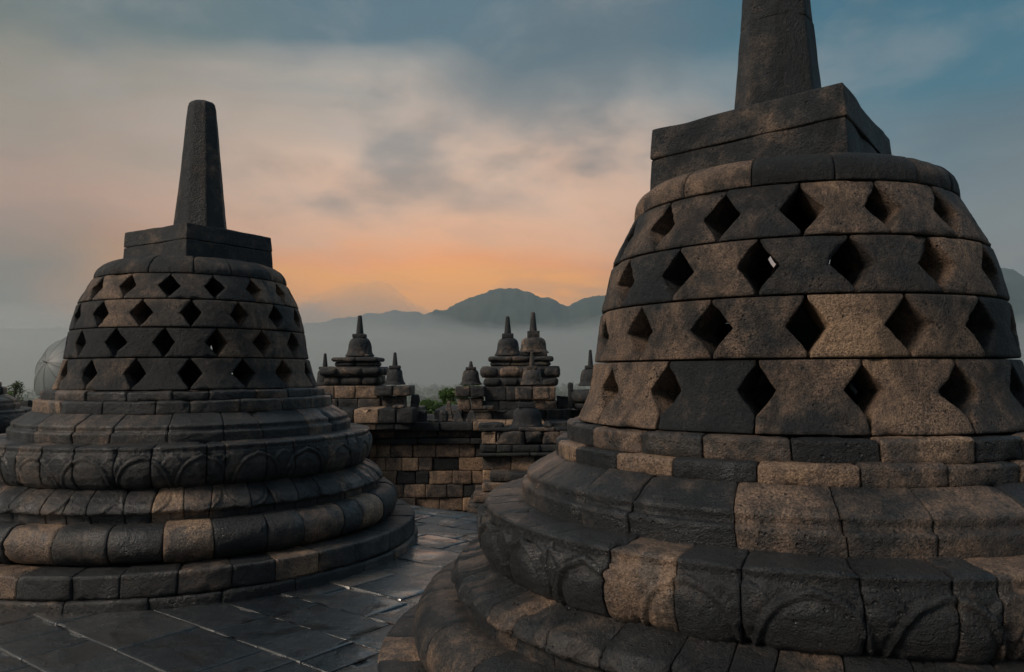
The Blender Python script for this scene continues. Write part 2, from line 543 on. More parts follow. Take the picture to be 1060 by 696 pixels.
def plain_mat(name, col, rough=.7, var=.25, scale=4, **kw):
    m = bpy.data.materials.new(name); m.use_nodes = True
    N = NT(m.node_tree); b = N.n['Principled BSDF']
    geo = N.node('ShaderNodeTexCoord').outputs['Object']
    n = N.rng(N.noise(geo, scale, 5, .6), .3, .7, 1 - var, 1 + var)
    N.put(b.inputs['Base Color'], N.mix(1.0, (*col, 1), N.comb(n, n, n), 'MULTIPLY'))
    b.inputs['Roughness'].default_value = rough
    for k, v in kw.items(): b.inputs[k].default_value = v
    return m


def leaf_mat(name, c1, c2):
    m = bpy.data.materials.new(name); m.use_nodes = True
    N = NT(m.node_tree); b = N.n['Principled BSDF']
    tone = N.node('ShaderNodeAttribute', attribute_name='tone').outputs['Fac']
    N.put(b.inputs['Base Color'], N.mix(tone, (*c1, 1), (*c2, 1)))
    b.inputs['Roughness'].default_value = .6
    tr = N.node('ShaderNodeBsdfTranslucent'); N.put(tr.inputs[0], (c2[0] * 1.2, c2[1] * 1.3, c2[2], 1))
    mx = N.node('ShaderNodeMixShader'); mx.inputs[0].default_value = .3
    N.l.new(b.outputs[0], mx.inputs[1]); N.l.new(tr.outputs[0], mx.inputs[2])
    N.l.new(mx.outputs[0], N.n['Material Output'].inputs[0])
    return m


M_BASE = stone_mat('andesite_base', wet=.38, bump=1.0, coat=.75)
M_BELL = stone_mat('andesite_bell', wet=.20, bump=1.0, stain=.7, fine=1.15)
M_TOP = stone_mat('andesite_dark', wet=.26, bump=.8)
M_WALL = stone_mat('weathered_wall_stone', wet=.25, bump=.8, moss=.45, fine=.6, stain=.5)
M_MINI = stone_mat('weathered_finial_stone', wet=.2, bump=.8, moss=.3, fine=.6, stain=.55)
M_FLOOR = floor_mat()
M_DIRT = plain_mat('joint_soil', (.055, .036, .024), .95, .5, 9)
M_CORE = plain_mat('dark_core', (.03, .028, .026), .9)

# ================================================================== large structure
TC = (-37.4, -42.2)          # centre of the circular terrace
TR = 62.6                    # outer radius of the terrace


def build_terrace():
    # paving slabs in curved courses
    rng = random.Random(3)
    b = Bag()
    a_mid = math.atan2(51.0, 36.4)
    r = TR - .34; first = True
    while r > 46:
        w = .34 + .16 * rng.random() if not first else .34
        first = False
        rc = r - w / 2 + (.17 if False else 0)
        a = a_mid - 13.5 / TR
        while a < a_mid + 15 / TR:
            L = .38 + .42 * rng.random()
            if rng.random() < .15: L *= .6
            da = L / rc
            cx, cy = TC[0] + rc * math.cos(a + da / 2), TC[1] + rc * math.sin(a + da / 2)
            near = math.hypot(cx + .3, cy - 4) < 5.5
            n = (18, 14, 2) if near else (5, 4, 2)
            z = -.05 + rng.gauss(0, .0022)
            wbox(b, (cx, cy, z), (w - .006, L - .006, .1), min(1, max(0, rng.gauss(.40, .28))), n=n, rad=.004, amp=.0035, freq=9,
                 rz=a + da / 2, tilt=(rng.gauss(0, .0025), rng.gauss(0, .0025)), seed=rng.random() * 50)
            a += da
        r -= w
    # edge course
    rc = TR - .17; a = a_mid - 13.5 / TR
    while a < a_mid + 15 / TR:
        L = .5 + .4 * rng.random(); da = L / rc
        cx, cy = TC[0] + rc * math.cos(a + da / 2), TC[1] + rc * math.sin(a + da / 2)
        wbox(b, (cx, cy, -.09), (.335, L - .008, .19), min(1, max(0, rng.gauss(.5, .22))), n=(6, 8, 3), rad=.016, amp=.004, rz=a + da / 2, seed=rng.random() * 50)
        a += da
    b.build('terrace_paving', M_FLOOR, kind='structure')
    # body of the terrace below the slabs with its riser
    b = Bag()
    n = 60
    a0, a1 = a_mid - 13.5 / TR, a_mid + 15 / TR
    prof = [(TR - .10, -1.45), (TR - .02, -1.45), (TR - .02, -1.2), (TR - .08, -1.15), (TR - .08, -.25), (TR - .02, -.22), (TR - .02, -.19), (TR - .04, -.03), (TR - .3, -.015), (44.0, -.015)]
    th = np.linspace(a0, a1, n)
    P = np.array(prof)
    V = np.stack([TC[0] + P[:, 0:1] * np.cos(th), TC[1] + P[:, 0:1] * np.sin(th), P[:, 1:2] + 0 * th], -1)
    b.add(V, grid_faces(len(prof), n), .3)
    b.build('terrace_body', M_DIRT, smooth=False, kind='structure')


build_terrace()


def build_lower_terrace():
    rng = random.Random(13); b = Bag()
    x = -13.0
    y = 5.0
    while y < 19.0:
        h = .5 + .15 * rng.random(); x = -14.0
        while x < 12:
            L = .6 + .5 * rng.random()
            cx, cy = x + L / 2, y + h / 2
            if math.hypot(cx - TC[0], cy - TC[1]) > TR - .5:
                wbox(b, (cx, cy, -1.50), (L - .01, h - .01, .1), min(1, max(0, rng.gauss(.4, .2))), n=(3, 3, 1), rad=.008, amp=.002, seed=rng.random() * 9)
            x += L
        y += h
    b.build('lower_terrace_paving', M_FLOOR, kind='structure')
    b = Bag()
    wbox(b, (-1, 12.2, -3.0), (27, 14.5, 2.9), .3, n=(1, 1, 1), rad=.02, amp=0)
    b.build('lower_terrace_body', M_WALL, smooth=False, kind='structure')


build_lower_terrace()

# ================================================================== the two near stupas

def tonefn(rng, mean=.36, sd=.22, special=None, light=.11, dark=.20):
    def f(b, ang):
        if special:
            for (a0, a1, t) in special:
                d = (math.degrees(ang) - a0) % 360
                if d < (a1 - a0): return t
        q = rng.random()
        if q < light: return .62 + .22 * rng.random()
        if q < light + dark: return .05 + .1 * rng.random()
        return min(.85, max(.02, rng.gauss(mean, sd)))
    return f


def leafdist(u, t, a, b_, wu, ht):
    """signed distance in metres to the outline |u|^a + t^b = 1"""
    U = np.clip(np.abs(u), 1e-3, None); T = np.clip(t, 1e-3, None)
    F = 1 - (U ** a + T ** b_)
    g = np.hypot(a * U ** (a - 1) / wu, b_ * T ** (b_ - 1) / ht)
    return F / np.maximum(g, 1.2)


def lotus_up(npet, amp, Rm, S):
    """upward petals with rolled rims over the swelling moulding; s runs bottom to top"""
    G = lambda x, w: np.exp(-(x / w) ** 2)
    wu = math.pi * Rm / npet; ht = .50 * S

    def f(th, s, P):
        ph = th * npet / (2 * math.pi) + .05 * vnoise(P * 1.7)
        u = (ph % 1.0 * 2 - 1) / .97
        er = np.clip(.95 + .75 * fbm(P, 2.3, 2), .35, 1.3)
        d0 = leafdist(u, s / .50, 2.3, 2.4, wu, ht)
        # the tip of each petal is drawn up to a point
        d0 = d0 + .012 * G(u, .16) * (s / .5)
        inside = d0 > 0
        d = np.where(inside, amp * (.30 + .55 * np.clip(d0 / .09, 0, 1)) + amp * .50 * G(d0 - .012, .010) - amp * .40 * G(d0 - .034, .010), 0)
        u2 = ((ph + .5) % 1.0 * 2 - 1) / .60
        d1 = leafdist(u2, s / .525, 1.7, 2.6, wu * .6, ht)
        back = (~inside) & (d1 > 0)
        d = d + np.where(back, amp * (.05 + .2 * np.clip(d1 / .05, 0, 1)) + amp * .25 * G(d1 - .010, .008), 0)
        d = d - np.where((~inside) & (~back) & (s < .53), amp * .45, 0)
        d = d - amp * .30 * G(d0 + .006, .007) * (~inside)
        d = d - amp * .5 * G(s - .535, .009)
        tick = (np.sin(th * npet * 11) > .2)
        d = d - amp * .16 * tick * (s > .55) * (s < .595)
        return d * er
    return f


def lotus_down(npet, amp, Rm, S):
    """petals hanging towards the lip; s runs bottom to top"""
    G = lambda x, w: np.exp(-(x / w) ** 2)
    wu = math.pi * Rm / npet; ht = .62 * S

    def f(th, s, P):
        ph = th * npet / (2 * math.pi) + .05 * vnoise(P * 1.5)
        u = (ph % 1.0 * 2 - 1) / .98
        er = np.clip(.95 + .7 * fbm(P + 7, 2.0, 2), .35, 1.3)
        d0 = leafdist(u, np.clip((.86 - s) / .60, 0, 2), 2.6, 3.2, wu, ht)
        inside = d0 > 0
        on = np.clip((s - .20) / .04, 0, 1)
        d = np.where(inside, amp * (.55 + .25 * np.clip(d0 / .06, 0, 1)) - amp * .45 * G(d0 - .030, .009), -.25 * amp * (s < .6))
        return d * er * on
    return f


def build_stupa(loc, spec, label, seed, hi=True):
    rng = random.Random(seed)
    root = thing('stone_stupa', loc, label, 'stupa', 'latticed bell stupas standing on the terrace')
    q = 1.0 if hi else 1.7
    S = spec

    # --- base step (drum)
    b = Bag()
    Rd, zd = S['drum']
    ft = S['torus'][0] - .12
    if S.get('footing'):
        ring(b, [(Rd + .012, -.05), (Rd + .014, .055), (Rd + .005, .07), (Rd - .05, .072)], 24, rng, tonefn(rng, .2, .1), res=.016 * q, amp=.006)
        zlow = .074
    else: zlow = -.05
    ring(b, smooth_prof([(Rd - .012, zlow), (Rd - .012, zd - .012), (Rd - .022, zd), (ft, zd + .004)], 0), 36, rng,
         tonefn(rng, .28, .12, S.get('t_drum'), light=.06), res=.017 * q, amp=.006)
    lathe(b, [(Rd - .04, -.05), (Rd - .04, zd - .03), (ft - .1, zd - .03)], 72, .1)
    b.build('base_step', M_BASE, root)

    # --- cushion moulding
    b = Bag()
    Rt, zt = S['torus']; zt1 = S['torus_top']
    hh = (zt1 - zd) / 2; cz = (zt1 + zd) / 2
    prof = [(Rt - hh * 1.0 + hh * math.cos(a) * 1.0 - (0.0), cz + hh * math.sin(a)) for a in np.linspace(R(-80), R(92), 14)]
    prof.append((S['llot'][0] - .09, zt1 + .002))
    ring(b, prof, 34, rng, tonefn(rng, .28, .13, S.get('t_torus'), light=.06), res=.015 * q, amp=.006, freq=8, edge=.016, depth=.008, push=.008)
    lathe(b, [(Rt - hh * .9, zd), (Rt - .06, cz), (Rt - hh * .9, zt1 - .02)], 72, .1)
    b.build('cushion_moulding', M_BASE, root)

    # --- lower lotus course
    b = Bag()
    Rl, zl, rt_, zt_ = S['llot']
    prof = [(Rl - .035, zt1 - .03), (Rl - .032, zl - .012), (Rl - .028, zl - .004), (Rl - .004, zl), (Rl, zl + .02), (Rl - .03, zl + .06),
            (Rl * .62 + rt_ * .38, zl + (zt_ - zl) * .66), (Rl * .3 + rt_ * .7, zl + (zt_ - zl) * .9), (rt_, zt_)]
    ring(b, prof, 52, rng, tonefn(rng, .33, .09, S.get('t_llot'), light=.0, dark=.12), res=.011 * q, amp=.004, disp=lotus_down(30, .015, Rl, .42), push=.003, slant=.03, jit=.28)
    lathe(b, [(Rl - .08, zt1 - .03), (Rl - .08, zl), (rt_ - .02, zt_ - .05)], 72, .1)
    b.build('lower_lotus_moulding', M_BASE, root)

    # --- upper lotus course
    b = Bag()
    Ru, zu, zb, ztop, rin = S['ulot']
    hgt = ztop - zb
    prof = [(Ru - .13, zb), (Ru - .075, zb + hgt * .06), (Ru - .04, zb + hgt * .16), (Ru - .012, zb + hgt * .34), (Ru, zb + hgt * .55), (Ru - .003, zb + hgt * .74),
            (Ru - .012, zb + hgt * .83), (Ru - .026, zb + hgt * .86), (Ru - .022, zb + hgt * .96), (Ru - .034, ztop), (rin - .04, ztop + .012)]
    ring(b, prof, 38, rng, tonefn(rng, .25, .14, S.get('t_ulot'), light=.05), res=.009 * q, amp=.005, freq=7, jit=.28, disp=lotus_up(25, S.get('petal', .027), Ru, .52), push=.003, depth=.006, edge=.009)
    lathe(b, [(Ru - .22, zb), (Ru - .09, zb + hgt * .5), (Ru - .1, ztop - .04), (rin - .06, ztop - .04)], 72, .1)
    b.build('upper_lotus_moulding', M_BASE, root)

    # --- plinth with sloping top
    b = Bag()
    Rf, zf0, zf1, rs, zs = S['fas']
    prof = [(Rf - .006, zf0 - .02), (Rf - .004, zf0 + .004), (Rf - .004, zf1 - .016), (Rf - .022, zf1 - .006), (Rf - .026, zf1 + .002), (Rf - .018, zf1 + .012), (Rf - .020, zf1 + .03), (rs, zs), (rs - .06, zs + .004)]
    prof = [(Rf - .006, zf0 - .02), (Rf, zf1 - .03), (Rf - .008, zf1 - .018), (Rf - .030, zf1 - .012), (Rf - .030, zf1 - .002), (Rf - .026, zf1 + .022), (Rf - .034, zf1 + .032), (rs, zs), (rs - .06, zs + .004)]
    ring(b, prof, 24, rng, tonefn(rng, .36, .13, S.get('t_fas'), light=.04), res=.012 * q, amp=.004, push=.004, slant=.02)
    lathe(b, [(Rf - .07, zf0 - .02), (Rf - .07, zf1 - .02), (rs - .04, zs - .05)], 72, .1)
    b.build('plinth', M_BASE, root)

    # --- two low steps under the bell
    b = Bag()
    R2, z20, z21 = S['st2']
    ring(b, [(R2 - .004, z20 - .01), (R2, z20 + .01), (R2, z21 - .012), (R2 - .014, z21), (R2 - .12, z21 + .002)], 22, rng, tonefn(rng, .40, .2, S.get('t_st2')), res=.012 * q, amp=.006, push=.007)
    R1, z11 = S['st1']
    ring(b, [(R1 - .004, z21 - .01), (R1, z21 + .01), (R1, z11 - .012), (R1 - .014, z11), (R1 - .20, z11 + .002)], 22, rng, tonefn(rng, .38, .2, S.get('t_st1')), res=.012 * q, amp=.006, push=.007, phase=.1)
    lathe(b, [(R2 - .05, z20 - .01), (R2 - .05, z21 - .02), (R1 - .05, z21 - .02), (R1 - .05, z11 - .03), (.01, z11 - .03)], 72, .1)
    b.build('stepped_ring', M_BASE, root)

    # --- latticed bell
    b = Bag()
    zz = np.array(S['bell_z']); rr = np.array(S['bell_r'])
    # smooth curve through the measured radii
    kk = np.polyfit(zz, rr, 4)
    rf = lambda z: np.interp(z, zz, rr) * .35 + np.polyval(kk, z) * .65
    edges = S['courses']
    for i in range(4):
        ph = R(S['phase'][i % 2])
        bell_course(b, rf, edges[i], edges[i + 1], 16, ph, rng, tonefn(rng, S.get('bell_mean', .42), .16, S.get('t_bell', {}).get(i), light=.13, dark=.05), res=.0125 * q,
                    hd=S['hd'][i], hh=S['hh'][i], top_apex=S['hc'][i], thick=.245)
    b.build('latticed_bell', M_BELL, root)

    # --- dome cap
    b = Bag()
    rc = float(rf(S['cap'][0][1]))
    prof = [(min(r_, rc - .001 * i_), z_) for i_, (r_, z_) in enumerate(S['cap'])]
    ring(b, smooth_prof(prof, 2), 14, rng, tonefn(rng, .38, .14, S.get('t_cap'), light=.1, dark=.05), res=.013 * q, amp=.004, push=.004, gap=.002, phase=.13, skirt=.08)
    lathe(b, [(prof[0][0] - .22, prof[0][1]), (prof[0][0] - .05, prof[0][1] + .001), (prof[2][0] - .08, prof[2][1] - .03), (prof[-1][0] - .1, prof[-1][1] - .05), (.01, prof[-1][1] - .05)], 48, .15)
    b.build('dome_cap', M_BELL, root)

    # --- square pedestal of two courses
    b = Bag()
    ox, oy, a, rot, h0, h1, flare = S['harm']
    hm = h0 + (h1 - h0) * S.get('hsplit', .5)
    for lvl, (za, zb_, fa) in enumerate(((h0, hm, flare), (hm, h1, 1.0))):
        aa = a * (fa if lvl == 0 else 1.0) * (1 if lvl else .997)
        c, s = math.cos(R(rot)), math.sin(R(rot))
        tp = 1 / flare ** .5
        if lvl: aa = a * flare ** .5
        wbox(b, (ox, oy, (za + zb_) / 2), (2 * aa, 2 * aa, zb_ - za - .001), .26 + .05 * lvl, n=(44, 44, 14), rad=.007, amp=.007, freq=6, rz=R(rot), tilt=S.get('ptilt', (0, 0)), taper=tp, seed=rng.random() * 9)
    b.build('square_pedestal', M_TOP, root)

    # --- octagonal spire, stacked in drums, blunt rounded tip
    b = Bag()
    sx, sy, r0, r1, zt2 = S['spire']
    H = zt2 - h1; lev = [0, .44, .72, 1.0] if S.get('joints') else [0, 1.0]
    th = np.linspace(0, 2 * math.pi, 8, endpoint=False) + R(rot + 22.5)
    # radius profile of a rounded octagon
    ang = np.linspace(0, 2 * math.pi, 97)[:-1]
    ap = ((ang - R(rot)) + math.pi / 8) % (math.pi / 4) - math.pi / 8
    octr = np.minimum(1 / np.cos(ap), 1.062)
    for k in range(len(lev) - 1):
        t0, t1 = lev[k], lev[k + 1]
        ts = np.concatenate([[t0, t0 + .006], np.linspace(t0 + .02, t1 - .02, 30), [t1 - .006, t1]])
        rr_ = r0 + (r1 - r0) * ts ** .93
        rr_[0] -= .002; rr_[-1] -= .002
        zz_ = h1 + ts * H
        if k == len(lev) - 2:
            zz_ = h1 + ts * (H - .06); 
            add = [(r1 * .93, .028), (r1 * .8, .046), (r1 * .55, .058), (r1 * .2, .062)]
            rr_ = np.concatenate([rr_[:-1] + 0, [r1 * q_[0] / r1 for q_ in add]]); zz_ = np.concatenate([zz_[:-1], [h1 + H - .06 + q_[1] for q_ in add]])
        V = np.stack([sx + rr_[:, None] * octr * np.cos(ang), sy + rr_[:, None] * octr * np.sin(ang), zz_[:, None] + 0 * ang], -1)
        d = fbm(V * np.array([1, 1, .6]) + k * 3, 8, 3) * .006
        V[..., 0] += np.cos(ang) * d; V[..., 1] += np.sin(ang) * d
        m = len(ang); i = np.arange(len(rr_) - 1)[:, None] * m; j = np.arange(m)[None, :]; j2 = (j + 1) % m
        F = np.stack([i + j, i + j2, i + m + j2, i + m + j], -1).reshape(-1, 4)
        b.add(V, F, .22 + .04 * rng.random())
    k_ = np.arange(m)
    b.add(np.concatenate([V[-1], [[sx, sy, V[-1, 0, 2] + .001]]]), np.stack([k_, (k_ + 1) % m, k_ * 0 + m], 1), .3)
    b.build('spire', M_TOP, root)
    return root


LEFT = dict(
    drum=(1.985, .225), footing=True, torus=(1.815, .37), torus_top=.49, llot=(1.675, .55, 1.43, .710), ulot=(1.58, .90, .695, .998, 1.38),
    fas=(1.385, 1.0, 1.10, 1.225, 1.205), st2=(1.213, 1.205, 1.305), st1=(1.155, 1.375),
    bell_z=(1.375, 1.5, 1.629, 1.866, 2.093, 2.311), bell_r=(1.09, 1.04, 1.007, .97, .913, .80), courses=(1.377, 1.629, 1.866, 2.093, 2.311),
    phase=(-91, -79.6), hd=(.090, .084, .082, .076), hh=(.44, .46, .445, .41), hc=(.52, .5, .5, .5),
    cap=[(.805, 2.313), (.795, 2.36), (.76, 2.41), (.69, 2.455), (.58, 2.485), (.40, 2.495)],
    harm=(.04, .015, .44, 58, 2.455, 2.757, 1.035), hsplit=.55, spire=(.055, 0, .222, .116, 3.975),
    petal=.017,
    t_torus=[(-69, -58.4, .92), (-40, -29, .6)], t_drum=[(-51, -41, .8)], t_llot=[(-79, -70.8, .82)],
    bell_mean=.38,
)
RIGHT = dict(joints=True, ptilt=(-.034, .034),
    drum=(2.035, .20), torus=(1.865, .36), torus_top=.455, llot=(1.685, .515, 1.41, .630), ulot=(1.545, .82, .610, .883, 1.34),
    fas=(1.345, .885, .99, 1.175, 1.095), st2=(1.166, 1.095, 1.170), st1=(1.112, 1.258),
    bell_z=(1.25, 1.38, 1.546, 1.795, 2.033, 2.275), bell_r=(1.065, 1.005, .968, .937, .875, .758), courses=(1.26, 1.546, 1.795, 2.033, 2.275),
    phase=(-94.5, -83.2), hd=(.080, .088, .084, .082), hh=(.35, .43, .44, .42), hc=(.56, .5, .5, .48),
    cap=[(.765, 2.277), (.76, 2.33), (.735, 2.375), (.68, 2.41), (.58, 2.425), (.36, 2.43)],
    harm=(-.05, .018, .452, 52.5, 2.36, 2.706, 1.045), hsplit=.56, spire=(-.03, 0, .214, .112, 3.93),
    t_fas=[(-127, -112, .06), (-112, -97, .58), (-97, -82, .44)], t_ulot=[(-136, -126.5, .66), (-126.5, -96, .14)], t_st2=[(-148, -134, .85), (-133, -118, .06)],
    bell_mean=.43,
)
build_stupa((-2.862, 6.914, 0), LEFT, 'dark latticed stupa with its whole blunt spire in view, left of the paved gap', 11)
build_stupa((1.388, 3.858, 0), RIGHT, 'largest brown latticed stupa close by on the right, its spire cut by the picture top', 23)
build_stupa((-8.22, 10.35, 0.03), LEFT, 'distant stupa of which only dark stepped base stones show at the left edge', 37, hi=False)

# ---- seated statues inside the two near bells ------------------------------

def seated_statue(loc, face, label):
    """cross-legged stone figure grown with a skin modifier"""
    J = [((0, 0, .20), (.17, .15)), ((0, .01, .42), (.145, .12)), ((0, .0, .60), (.19, .13)), ((0, 0, .70), (.08, .075)), ((0, -.01, .79), (.085, .09)), ((0, -.01, .89), (.09, .10)), ((0, .01, .97), (.045, .045)),
         ((.19, 0, .62), (.075, .075)), ((.25, -.03, .42), (.06, .06)), ((.13, -.17, .28), (.045, .045)), ((.03, -.22, .27), (.04, .03)),
         ((-.19, 0, .62), (.075, .075)), ((-.25, -.03, .42), (.06, .06)), ((-.13, -.17, .28), (.045, .045)), ((-.03, -.22, .29), (.04, .03)),
         ((.14, -.03, .15), (.13, .12)), ((.36, -.18, .12), (.095, .09)), ((.10, -.29, .11), (.07, .065)), ((-.06, -.30, .15), (.05, .035)),
         ((-.14, -.03, .15), (.13, .12)), ((-.36, -.18, .12), (.095, .09)), ((-.10, -.27, .09), (.07, .065)), ((.06, -.31, .07), (.05, .035))]
    E = [(0, 1), (1, 2), (2, 3), (3, 4), (4, 5), (5, 6), (2, 7), (7, 8), (8, 9), (9, 10), (2, 11), (11, 12), (12, 13), (13, 14), (0, 15), (15, 16), (16, 17), (17, 18), (0, 19), (19, 20), (20, 21), (21, 22)]
    me = bpy.data.meshes.new('seated_statue'); me.from_pydata([j[0] for j in J], E, [])
    me.materials.append(M_TOP)
    o = bpy.data.objects.new('seated_statue', me); C.objects.link(o)
    sk = o.modifiers.new('skin', 'SKIN'); sk.use_smooth_shade = True
    for v, j in zip(me.skin_vertices[0].data, J): v.radius = j[1]
    me.skin_vertices[0].data[0].use_root = True
    ss = o.modifiers.new('sub', 'SUBSURF'); ss.levels = ss.render_levels = 2
    o.location = loc; o.rotation_euler = (0, 0, face); o.scale = (.92, .92, .86)
    o['label'] = label; o['category'] = 'statue'
    return o


seated_statue((1.388, 3.858, 1.23), R(-150), 'seated stone statue in the dark hollow of the large brown bell')
seated_statue((-2.862, 6.914, 1.345), R(-150), 'seated stone statue in the dark hollow of the left bell')

# ================================================================== balustrade wall beyond the terrace
PX = 1 / 798.5


def X(px, Y): return (px - 530) * Y * PX
def Z(py, Y): return 1.5 - (py - 385.7) * Y * PX


def masonry(b, x0, x1, zs, yf, depth, rng, bw=(.2, .42), mean=.62, sd=.19, n=(7, 3, 6), batter=.0, stick=.012, amp=.006, wmin=.12):
    """coursed ashlar: yf = front plane, zs = list of bed heights (top down or bottom up)"""
    zs = sorted(zs)
    for i, (z0, z1) in enumerate(zip(zs[:-1], zs[1:])):
        x = x0
        while x < x1 - .01:
            w = bw[0] + (bw[1] - bw[0]) * rng.random()
            if x + w > x1 - wmin: w = x1 - x
            q = rng.random()
            t = .80 + .12 * rng.random() if q < .10 else (.03 + .1 * rng.random() if q > .86 else min(.95, max(.02, rng.gauss(mean, sd))))
            st = (rng.random() - .5) * 2 * stick
            wbox(b, (x + w / 2, yf + depth / 2 + st + batter * i, (z0 + z1) / 2), (w - .004, depth, z1 - z0 - .004), t, n=n, rad=.014, amp=amp, freq=9, seed=rng.random() * 30)
            x += w
    wbox(b, ((x0 + x1) / 2, yf + depth / 2 + .03, (zs[0] + zs[-1]) / 2), (x1 - x0 - .02, depth - .05, zs[-1] - zs[0] - .02), .05, n=(1, 1, 1), amp=0)


def beds(z0, z1, h):
    n = max(1, int(round((z1 - z0) / h))); return [z0 + (z1 - z0) * i / n for i in range(n + 1)]


def build_wall():
    rng = random.Random(5)
    root = thing('balustrade_wall', (0, 12, -1.45), 'long wall of mixed brown and black blocks with dark coping, closing the paved gap', 'wall')
    inv = lambda b, *a, **k: b.build(*a, **k)
    off = np.array([0, 12, -1.45])

    def done(b, name, mat=M_WALL):
        b.v = [v - off for v in b.v]; return b.build(name, mat, root)
    # main face
    Y = 12.0
    b = Bag(); masonry(b, -10.5, 6.5, beds(-1.45, Z(459, Y), .205), Y, .5, rng, stick=.02)
    done(b, 'ashlar_face')
    b = Bag()
    # string courses under the coping: recessed dark band, lighter course, projecting black coping
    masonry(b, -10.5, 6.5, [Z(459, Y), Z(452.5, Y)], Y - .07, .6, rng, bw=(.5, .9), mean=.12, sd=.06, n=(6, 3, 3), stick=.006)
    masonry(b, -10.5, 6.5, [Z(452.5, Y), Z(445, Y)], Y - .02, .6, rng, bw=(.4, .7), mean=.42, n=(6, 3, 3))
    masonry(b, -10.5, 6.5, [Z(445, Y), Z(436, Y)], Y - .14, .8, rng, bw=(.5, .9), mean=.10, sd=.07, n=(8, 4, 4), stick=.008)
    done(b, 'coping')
    # left pier carrying the left shrine
    b = Bag(); Y = 11.75
    masonry(b, X(300, Y), X(380, Y), beds(-1.45, Z(461, Y), .205), Y, .4, rng, mean=.5)
    masonry(b, X(296, Y), X(383, Y), [Z(461, Y), Z(452, Y)], Y - .05, .5, rng, mean=.3, n=(6, 3, 3))
    masonry(b, X(298, Y), X(381, Y), [Z(452, Y), Z(444, Y)], Y, .5, rng, mean=.5, n=(6, 3, 3))
    masonry(b, X(294, Y), X(425, Y), [Z(444, Y), Z(437, Y)], Y - .08, .9, rng, mean=.45, n=(6, 3, 3))
    masonry(b, X(290, Y), X(429, Y), [Z(437, Y), Z(422, Y)], Y - .12, 1.0, rng, mean=.30, bw=(.25, .4), n=(8, 4, 6), amp=.02)
    done(b, 'left_pier')
    # right projecting pier
    b = Bag(); Y = 11.0
    xa, xb = X(499, Y), X(640, Y)
    masonry(b, xa, xb, beds(-1.45, Z(472, Y), .205), Y, .95, rng, mean=.62, sd=.2)
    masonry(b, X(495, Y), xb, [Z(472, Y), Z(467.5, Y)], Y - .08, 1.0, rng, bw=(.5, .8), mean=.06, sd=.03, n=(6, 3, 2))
    masonry(b, X(496, Y), xb, [Z(467.5, Y), Z(460, Y)], Y - .05, 1.0, rng, mean=.3, n=(6, 3, 3))
    masonry(b, X(498, Y), xb, [Z(460, Y), Z(447, Y)], Y + .02, 1.0, rng, mean=.45, n=(9, 5, 6), amp=.03, stick=.04)
    masonry(b, X(495, Y), xb, [Z(447, Y), Z(443, Y)], Y + .05, 1.0, rng, bw=(.3, .6), mean=.3, n=(8, 4, 3), amp=.012, stick=.04)
    done(b, 'right_pier')
    # stepped buttress at the foot of the right pier
    b = Bag(); Y = 10.4
    for k, (xl, yt, yb) in enumerate(((484, 519, 540), (489, 509, 519), (498, 500, 509), (506, 491, 500))):
        wbox(b, (X(xl, Y) + .5, Y + .3 + .06 * k, (Z(yt, Y) + Z(yb, Y)) / 2), (1.0, .9 - .1 * k, Z(yt, Y) - Z(yb, Y) - .004), (.3, .42, .5, .35)[k], n=(10, 8, 4), rad=.015, amp=.008)
    wbox(b, (X(484, Y) + .54, Y + .3, (-1.45 + Z(540, Y)) / 2), (1.1, 1.0, Z(540, Y) + 1.45), .25, n=(8, 8, 8), rad=.02, amp=.008)
    done(b, 'stepped_buttress')
    # flat top behind the coping that carries shrines
    b = Bag()
    for (x0, x1, z1, t) in ((-10.5, 6.5, Z(437, 12), .3),):
        masonry(b, x0, x1, [-1.45, z1 - .01], 12.62, 2.2, rng, bw=(.7, 1.2), mean=.25, n=(4, 6, 4))
    Y = 12.55
    masonry(b, X(449, Y), X(625, Y), [Z(437, Y), Z(424, Y)], Y, 2.2, rng, bw=(.3, .55), mean=.22, sd=.1, n=(7, 8, 5), amp=.02)
    masonry(b, X(296, Y), X(428, Y), [Z(437, Y), Z(424, Y)], Y, 1.8, rng, bw=(.3, .55), mean=.25, sd=.1, n=(7, 8, 5), amp=.012)
    done(b, 'top_platform')
    return root


build_wall()


# ---- small finial stupas ------------------------------------------------------

def mini_profile(rb, zb, zn, flare=1.0):
    """bell outline from foot ring (z=zb) to shoulder neck (z=zn); rb = flared radius"""
    h = zn - zb
    return [(rb * .98, zb), (rb * 1.03, zb + h * .02), (rb * 1.03, zb + h * .09), (rb * .94, zb + h * .10), (rb * .95, zb + h * .15), (rb * .89, zb + h * .18), (rb * .86, zb + h * .30),
            (rb * .83, zb + h * .55), (rb * .78, zb + h * .76), (rb * .68, zb + h * .90), (rb * .52, zb + h * .985), (rb * .40, zb + h)]


